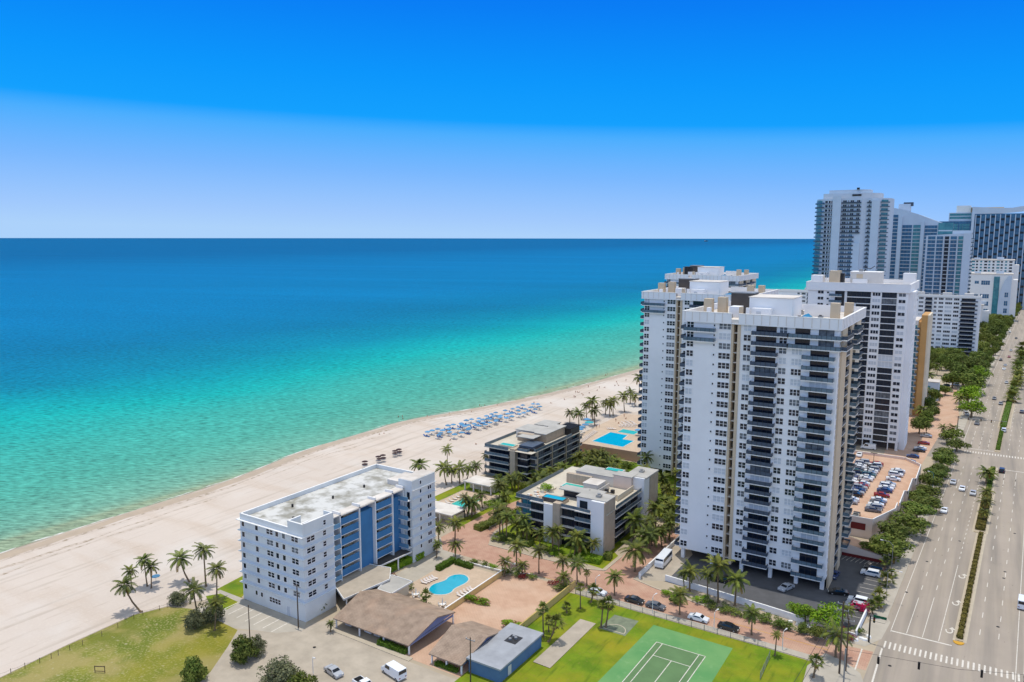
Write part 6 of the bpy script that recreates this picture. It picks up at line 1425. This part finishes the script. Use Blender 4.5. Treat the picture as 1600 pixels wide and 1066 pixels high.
for k, (px, py, p) in enumerate(((1482, 612, 'car_white'), (1488, 598, 'car_white'), (1492, 602, 'car_white'), (1478, 604, 'car_black'), (1484, 595, 'car_silver'), (1496, 597, 'car_white'), (1510, 648, 'car_silver'), (1545, 525, 'car_silver'), (1535, 512, 'car_white'), (1540, 498, 'car_white'))):
    X, Y = at(px, py); car(X, Y, .3 * k, 'suv', p, '%s small far car among trees near the orange block, %s' % (ordn(k), p[4:]), grp='far cars among the trees')

# ------------------------------------------------------------------ beach furniture and people
q = MB(); n_ = 8
q.tube([(0, 0, 0), (0, 0, 2.3)], .035, 'metal_grey', 6); UP = q.mesh('pole')
def canopy(m_, R=1.35):
    q = MB(); vs = [(0, 0, 2.55)]
    for i in range(n_): a = i * 2 * math.pi / n_; vs.append((math.cos(a) * R, math.sin(a) * R, 2.05))
    for i in range(n_): a = i * 2 * math.pi / n_; vs.append((math.cos(a) * R, math.sin(a) * R, 1.9))
    q.add(vs, [(0, i + 1, (i + 1) % n_ + 1) for i in range(n_)] + [(i + 1, n_ + 1 + i, n_ + 1 + (i + 1) % n_, (i + 1) % n_ + 1) for i in range(n_)], m_); return q.mesh('canopy')
CB, CK, CT = canopy('umbrella_blue'), canopy('umbrella_black', 1.5), canopy('umbrella_teal', 1.7)
def umbrella(X, Y, me, label, grp, z=0, sc=1): t = thing('beach_umbrella', label, 'umbrella', (X, Y, z), PR.uniform(0, 1), grp, sc); link('pole', UP, t); link('canopy', me, t); return t
def lounger_mesh(m_):
    q = MB(); q.box(-.32, -1.0, .22, .32, .45, .32, m_); q.add([(-.32, .45, .22), (.32, .45, .22), (.32, 1.0, .75), (-.32, 1.0, .75), (-.32, .45, .32), (.32, .45, .32), (.32, .95, .82), (-.32, .95, .82)], [(0, 3, 2, 1), (4, 5, 6, 7), (0, 4, 7, 3), (1, 2, 6, 5), (3, 7, 6, 2)], m_)
    for x in (-.28, .28):
        for y in (-.9, .4): q.box(x - .03, y - .03, 0, x + .03, y + .03, .22, 'metal_grey')
    return q.mesh('sun_lounger')
LW, LB = lounger_mesh('lounger_cloth'), lounger_mesh('lounger_blue')
def lounger(X, Y, me, label, grp, rz, z=0.0): tag(link('sun_lounger', me, None, (X, Y, z + .02), rz), label, 'lounger', grp)
UM = [(375, 420), (403, 410), (432, 400), (440, 422), (460, 412), (448, 432), (482, 385), (500, 402), (517, 375), (522, 432), (545, 398), (553, 370), (570, 420), (583, 355), (585, 385), (607, 405), (625, 347), (625, 370), (615, 397), (640, 382), (655, 340), (655, 360), (657, 388), (685, 352), (690, 378), (692, 328), (722, 318), (720, 342), (712, 368), (680, 364), (735, 330), (745, 357), (757, 350), (757, 308), (762, 327), (785, 325), (800, 298), (810, 320), (813, 342), (832, 290), (830, 312), (838, 332), (870, 280), (865, 318), (868, 298), (905, 268), (900, 290), (905, 312), (928, 282), (922, 302), (942, 262), (948, 280), (968, 292), (985, 262), (985, 274), (602, 378), (572, 380), (500, 415), (770, 340), (700, 345)]
UM.sort()
for i, (x, y) in enumerate(UM):
    X, Y = at(*c8(x, y + 5)); X += PR.uniform(-.7, .7); Y += PR.uniform(-1, 1); umbrella(X, Y, CB, '%s blue umbrella from the left in the rows near the water' % ordn(i), 'blue umbrellas in rows on the beach', sc=PR.uniform(.9, 1.05))
    for dx in (-.8, .8):
        lounger(X + dx, Y - .8, LW if i % 3 else LB, 'lounger on the %s side under the %s blue beach umbrella from the left' % ('sea' if dx < 0 else 'land', ordn(i)), 'loungers under the blue umbrellas', rad(80))
for i, (x, y) in enumerate(((37, 577), (37, 592), (110, 550), (135, 542), (115, 562), (137, 557), (200, 518), (222, 510), (200, 530), (225, 523))):
    X, Y = at(*c8(x, y + 6)); umbrella(X, Y, CK, '%s dark umbrella from the left on empty sand behind the blue building' % ordn(i), 'dark umbrellas on the empty sand', sc=.8)
X, Y = at(*c7(815, 300)); umbrella(X, Y, CB, 'single blue umbrella under the leaning palms', None, sc=.8)
for i, (x, y, m_) in enumerate(((1215, 398, CB), (1235, 385, CB), (1255, 372, CT), (1205, 410, CB), (1245, 355, CB), (1522, 415, CB))):
    X, Y = at(*c8(x, y + 4), 4); umbrella(X, Y, m_, '%s parasol from the left on the large pool deck' % ordn(i), 'parasols on the large pool deck', 4.02, 1.2)
LG = random.Random(5)
for i in range(34):
    if i < 12: x, y = 1290 - i * 7, 400 + i * 5
    elif i < 22: x, y = 1425 + (i - 12) * 9, 372 - (i % 2) * 9
    elif i < 30: x, y = 1440 + (i - 22) * 9, 345 + (i % 3) * 6
    else: x, y = 1360 + (i - 30) * 10, 385
    X, Y = at(*c8(x, y), 4); lounger(X, Y, LW, '%s cream lounger in the lines round the large pool deck' % ordn(i), 'cream loungers on the large pool deck', rad(90 + LG.uniform(-8, 8)), 4.02)
for i, (x, y) in enumerate(((30, 520), (45, 512), (62, 505), (78, 498), (12, 528), (255, 598), (275, 588), (297, 578), (312, 570), (235, 608))):
    X, Y = at(*c3(x, y)); lounger(X, Y, LW, '%s white lounger counted around the kidney pool' % ordn(i), 'loungers around the kidney pool', rad(95 if i < 5 else 80), .02)
for i, (x, y) in enumerate(((1300, 800), (1340, 785), (1375, 765), (1410, 745), (1290, 830))):
    X, Y = -150 - i * .2, 196.5 + i * 2.2; lounger(X, Y, LW, '%s white lounger beside the narrow green pool' % ordn(i), 'loungers beside the narrow pool', rad(90), .02)
for nm, x, y in (('white closed parasol with table on the lower pool terrace', 128, 675), ('white closed parasol with chairs near the annex', -38, 612)):
    X, Y = at(*c3(x, y)); t = thing('parasol_table', nm, 'parasol', (X, Y, .02)); q = MB(); q.tube([(0, 0, 0), (0, 0, 2.4)], .04, 'metal_grey'); q.tube([(0, 0, 1.1), (0, 0, 2.3)], [.22, .06], 'ledge', 8); q.build('parasol', t)
    q = MB(); q.tube([(0, 0, .68), (0, 0, .74)], .6, 'ledge', 12); q.tube([(0, 0, 0), (0, 0, .68)], .08, 'metal_grey'); q.build('table', t)
    for a in (0, 1.6, 3.1, 4.7): q = MB(); q.at((math.cos(a), math.sin(a), 0), a); q.box(-.22, -.22, .4, .22, .22, .45, 'ledge'); q.box(.18, -.22, .45, .24, .22, .9, 'ledge'); q.box(-.2, -.2, 0, .2, .2, .4, 'off_white'); q.T = None; q.build('chair', t)
def person_mesh(pose, suit):
    bm = bmesh.new()
    J = {'stand': [((0, 0, .95), .15), ((0, 0, 1.2), .14), ((0, 0, 1.42), .16), ((0, 0, 1.53), .06), ((0, .01, 1.68), .105), ((.11, 0, .88), .09), ((.13, .03, .48), .06), ((.14, .0, .06), .045), ((-.11, 0, .88), .09), ((-.13, -.05, .48), .06), ((-.14, -.06, .06), .045), ((.22, 0, 1.4), .055), ((.29, .02, 1.13), .042), ((.3, .1, .88), .032), ((-.22, 0, 1.4), .055), ((-.29, -.02, 1.13), .042), ((-.3, .06, .88), .032)],
         'sit': [((0, 0, .16), .16), ((0, -.08, .4), .14), ((0, -.12, .6), .15), ((0, -.1, .72), .06), ((0, -.08, .86), .105), ((.12, .08, .16), .09), ((.15, .42, .42), .06), ((.15, .7, .08), .045), ((-.12, .08, .16), .09), ((-.15, .5, .14), .06), ((-.15, .9, .08), .045), ((.22, -.12, .58), .055), ((.3, -.02, .35), .042), ((.25, .2, .3), .032), ((-.22, -.12, .58), .055), ((-.3, -.25, .3), .042), ((-.32, -.3, .06), .032)]}[pose]
    E_ = [(0, 1), (1, 2), (2, 3), (3, 4), (0, 5), (5, 6), (6, 7), (0, 8), (8, 9), (9, 10), (2, 11), (11, 12), (12, 13), (2, 14), (14, 15), (15, 16)]
    me = bpy.data.meshes.new('person'); me.from_pydata([j[0] for j in J], E_, []); ob = bpy.data.objects.new('person', me); COL.objects.link(ob)
    md = ob.modifiers.new('s', 'SKIN'); ly = me.skin_vertices[0].data
    for i, j in enumerate(J): ly[i].radius = (j[1], j[1] * .85); ly[i].use_root = i == 0
    sb = ob.modifiers.new('u', 'SUBSURF'); sb.levels = 1
    dg = bpy.context.evaluated_depsgraph_get(); out = bpy.data.meshes.new_from_object(ob.evaluated_get(dg)); out.name = 'person'; bpy.data.objects.remove(ob)
    out.materials.clear()
    for k in ('skin', suit, 'hair'): out.materials.append(MATS[k])
    base = J[0][0][2]; top = J[4][0]
    for p in out.polygons:
        c = p.center; p.material_index = 0
        if abs(c.z - base) < .17 and abs(c.x) < .2 and c.y < .2: p.material_index = 1
        if c.z > top[2] + .03 or (c.z > top[2] - .06 and c.y < top[1] - .05): p.material_index = 2
    return out
PM = [person_mesh('stand', 'swim_dark'), person_mesh('stand', 'swim_red'), person_mesh('sit', 'swim_dark'), person_mesh('sit', 'swim_red')]
def person(X, Y, k, label, grp, z=0.0): tag(link('person', PM[k], None, (X, Y, z), PR.uniform(0, 6)), label, 'person', grp)
for i, (x, y) in enumerate(((115, 415), (140, 410), (218, 318), (240, 315), (243, 328), (375, 315), (495, 300), (660, 255), (668, 262), (688, 255), (755, 255), (615, 290), (1020, 158), (1135, 158), (1168, 145), (1345, 90), (1355, 85))):
    X, Y = at(*c8(x, y)); person(X, Y, i % 2, '%s bather from the left standing in shallow water' % ordn(i), 'bathers in the water', -1.1)
for i, (x, y) in enumerate(((1180, 190), (1190, 185), (1200, 187), (1173, 215), (1215, 195), (1222, 202), (1250, 160), (1255, 190), (1300, 175), (1310, 165), (1340, 160), (1403, 130), (1408, 145), (1415, 150), (1395, 150), (1455, 125), (1120, 225), (1045, 245), (955, 250), (500, 448), (640, 470), (700, 385), (780, 330), (640, 345), (590, 395), (480, 400), (1180, 212), (1460, 165))):
    X, Y = at(*c8(x, y)); person(X, Y, 2 if i % 3 else 0, '%s beachgoer counted over the sand between tide line and pool deck' % ordn(i), 'people on the sand')
for i, (x, y) in enumerate(((1400, 345), (1445, 320), (1455, 330), (1415, 355), (1295, 380), (1310, 375))):
    X, Y = at(*c8(x, y), 4); person(X, Y, i % 4, '%s person on the large pool deck, counted from the left' % ordn(i), 'people on the large pool deck', 4.02)

# ------------------------------------------------------------------ fences, poles, lamps, signals
t = thing('dune_fence', 'low post and rope fence where the sand meets the vacant lot', 'fence', (-168, 60, 0)); FP = [(x, 0) for x in range(0)]
fp = [at(*p) for p in [(0, 1061), (18, 1054), (40, 1045), (63, 1037), (81, 1030), (92, 1025), (110, 1017), (130, 1009), (160, 995), (185, 982), (210, 968), (224, 962), (250, 954), (262, 950)]]
for a in fp: q = MB(); q.tube([(a[0] + 168, a[1] - 60, 0), (a[0] + 168, a[1] - 60, 1.2)], .06, 'wood_pole', 6); q.build('post', t)
q = MB()
for a, b in zip(fp, fp[1:]): q.tube([(a[0] + 168, a[1] - 60, 1.0), ((a[0] + b[0]) / 2 + 168, (a[1] + b[1]) / 2 - 60, .8), (b[0] + 168, b[1] - 60, 1.0)], .02, 'wood_pole', 4)
q.build('rope', t)
def fence_line(label, a, b, h, m_, step=2.0, z=0, panel='rail_glass'):
    t = thing('fence', label, 'fence', (a[0], a[1], z)); L = math.dist(a, b); ux, uy = (b[0] - a[0]) / L, (b[1] - a[1]) / L
    q = MB(); n = int(L / .3)
    for zz in (.15, h - .1): q.tube([(0, 0, zz), (ux * L, uy * L, zz)], .03, m_, 4)
    for i in range(n): x = L * i / n; q.box(ux * x - .012, uy * x - .012, .1, ux * x + .012, uy * x + .012, h, m_)
    q.build('panel', t)
    for i in range(int(L / step) + 1): q = MB(); x = i * step; q.box(ux * x - .05, uy * x - .05, 0, ux * x + .05, uy * x + .05, h + .1, m_); q.build('post', t)
fence_line('thin metal fence between lawn and lower pavement of the brick street', (-83.4, 161.2), (-36.5, 160.6), 1.3, 'metal_grey', 3)
fence_line('light fence along the edge of the kidney pool terrace', (-104.9, 134), (-105, 160), 1.0, 'ledge', 3, .02)
fence_line('fence between the far sand and the pool deck', (-149.6, 290), (-149.6, 336), 1.6, 'metal_grey', 3)
fence_line('fence along the garden between narrow pool and front condominium', (-124.6, 184), (-122.6, 222), 1.3, 'metal_grey', 3)
fence_line('metal court fence leading down at the corner of the lawn', (-34.6, 148), (-35.0, 157.4), 1.6, 'metal_grey', 3)
q = MB(); a = at(157, 1052); q.box(-1.1, -.06, 0, -1.0, .06, 1.5, 'wood_pole'); q.box(1.0, -.06, 0, 1.1, .06, 1.5, 'wood_pole'); q.box(-1.1, -.05, 1.3, 1.1, .05, 1.45, 'wood_pole'); q.box(-1.0, -.05, .3, 1.0, .05, .4, 'wood_pole'); tag(q.build('sign_frame', None, (*a, 0), .5), 'empty wooden sign frame standing on the vacant lot', 'sign frame')
def pole(px, py, h, label, arms=2, r=.16, lean=0):
    X, Y = at(px, py); t = thing('utility_pole', label, 'utility pole', (X, Y, 0)); q = MB(); q.tube([(0, 0, 0), (lean, 0, h)], [r, r * .7], 'wood_pole', 8); q.build('pole', t)
    for k in range(arms): q = MB(); q.box(-1.1, -.06, h - .6 - k * 1.3, 1.1, .06, h - .45 - k * 1.3, 'metal_grey'); [q.tube([(x, 0, h - .45 - k * 1.3), (x, 0, h - .2 - k * 1.3)], .05, 'ledge', 6) for x in (-1, 0, 1)]; q.build('crossarm', t)
    return X, Y
p1 = pole(467, 981, 10.4, 'wooden utility pole with crossarm at the corner of the blue building'); pole(391, 996, 7.5, 'bare brown wooden post by the parking bays', 0, .13)
p2 = pole(1312, 1052, 15.5, 'grey utility pole left of the pair at the crossing', 2, .2); p3 = pole(1322, 1048, 11.5, 'slimmer utility pole right of the pair at the crossing', 1, .17); p4 = pole(736, 1066, 9.5, 'utility pole in front of the small carport', 1, .15)
q = MB()
for k in range(3):
    a = Vector((p2[0] - 1 + k, p2[1], 14.4)); b = Vector((p2[0] - 5 + k * 1.2, p2[1] - 60, 14.0)); q.tube([tuple(a.lerp(b, s_ / 8) - Vector((0, 0, 1.6 * 4 * (s_ / 8) * (1 - s_ / 8)))) for s_ in range(9)], .035, 'dark_metal', 4)
tag(q.build('power_line'), 'three power lines running down from the utility pole at the crossing', 'cable')
def lamp(X, Y, h, label, arm=2.2, dr=(1, 0), m_='ledge', z=0):
    t = thing('street_lamp', label, 'street lamp', (X, Y, z)); q = MB(); q.tube([(0, 0, 0), (0, 0, h * .9), (dr[0] * arm * .35, dr[1] * arm * .35, h), (dr[0] * arm, dr[1] * arm, h + .1)], [.09, .07, .05, .05], m_, 6); q.build('pole', t)
    q = MB(); q.tube([(dr[0] * arm, dr[1] * arm, h + .08), (dr[0] * (arm + .7), dr[1] * (arm + .7), h + .1)], [.1, .14], 'ledge', 6); q.build('lamp_head', t)
G14 = 'street lamps along the lower pavement of the brick street'
for k, (px, py) in enumerate(((931, 928), (1020, 958), (1116, 984), (1223, 1016))):
    X, Y = at(px, py); lamp(X, Y, 4.4, '%s white street lamp from the left on the lower pavement of the brick street' % ordn(k), .8, (.3, .95))
lamp(*at(490, 1054), 3.6, 'short lamp post beside the side street shrubs', .01)
X, Y = at(1385, 938); lamp(X, Y, 8, 'tall grey road lamp near the car park corner', 2.4, (1, 0), 'metal_grey')
X, Y = at(1393, 895); lamp(X, Y, 8.5, 'tall grey road lamp beside the ramp structure', 2.4, (-1, 0), 'metal_grey')
X, Y = at(1457, 770); lamp(X, Y, 7.5, 'slim green road lamp beside the parking deck trees', 1.2, (-1, 0), 'glass_teal')
def mast(px, py, L, h, label, dr, sg, z0=0.0):
    X, Y = at(px, py); t = thing('traffic_signal', label, 'traffic signal', (X, Y, 0)); q = MB(); q.tube([(0, 0, 0), (0, 0, h + .6)], [.2, .14], 'dark_metal', 8); q.tube([(0, 0, h), (dr[0] * L, dr[1] * L, h + .5)], [.13, .08], 'metal_grey', 8); q.build('mast', t)
    for u in sg: q = MB(); x, y = dr[0] * u, dr[1] * u; q.box(x - .2, y - .2, h - .75, x + .2, y + .15, h + .45, 'signal_black'); q.tube([(x, y - .2, h + .2), (x, y - .28, h + .2)], .1, 'tail_red', 8); q.tube([(x, y - .2, h - .15), (x, y - .28, h - .15)], .1, 'signal_yellow', 8); q.tube([(x, y - .2, h - .5), (x, y - .28, h - .5)], .1, 'sign_green', 8); q.build('signal_head', t)
    return t
mast(1496, 672, 19, 6.2, 'mast arm traffic signal at the far crossing', (1, -.02), (4, 9, 13, 17)); t = mast(1358, 1003, 2.2, 5.6, 'signal post with green street sign at the near corner', (1, 0), (.8,))
q = MB(); q.box(.6, -.06, 6.0, 3.2, .02, 6.6, 'sign_green'); q.build('street_sign', t)
# signals on a span wire over the near crossing
t = thing('traffic_signal', 'row of black signals hanging on a span wire over the near crossing', 'traffic signal', (-20, 150, 0)); q = MB(); q.tube([(0, 4, 0), (0, 4, 8.2)], .16, 'metal_grey'); q.tube([(38, 16, 0), (38, 16, 8.2)], .16, 'metal_grey'); q.build('post', t)
hp = [(1381, 1051), (1519, 998), (1570, 1007), (1434, 1072)]
q = MB(); q.tube([(0, 4, 8.0), (19, 9.4, 7.2), (38, 16, 8.0)], .03, 'dark_metal', 4); q.build('span_wire', t)
for u in (.15, .33, .6, .78): q = MB(); x, y = 38 * u, 4 + 12 * u; q.box(x - .2, y - .2, 5.9, x + .2, y + .2, 7.3, 'signal_black'); q.build('signal_head', t)
for k, (px, py) in enumerate(((1417, 925), (1449, 877), (1500, 845), (1571, 893), (1569, 903), (1560, 979), (1391, 1040), (1586, 833), (1466, 705), (1530, 715), (492, 1012), (605, 1016))):
    X, Y = at(px, py); q = MB(); q.tube([(0, 0, .0), (0, 0, .012)], .36, 'signal_black', 12); o = q.build('manhole_cover', None, (X, Y, .03)); tag(o, '%s dark manhole cover set in the road surface, nearest first' % ordn(k), 'manhole cover', 'manhole covers in the roads')
# distant ship on the horizon
q = MB(); q.prism([(-60, -8), (50, -8), (66, 0), (50, 8), (-60, 8)], -.3, 14, 'dark_grey'); q.box(-52, -7, 14, -30, 7, 34, 'off_white'); q.box(-20, -6, 14, 44, 6, 22, 'dark_grey')
tag(q.build('ship', None, (-1700 * 4, 5150 * 4, 0), 1.0), 'tiny ship silhouette on the horizon left of the high-rises', 'ship')
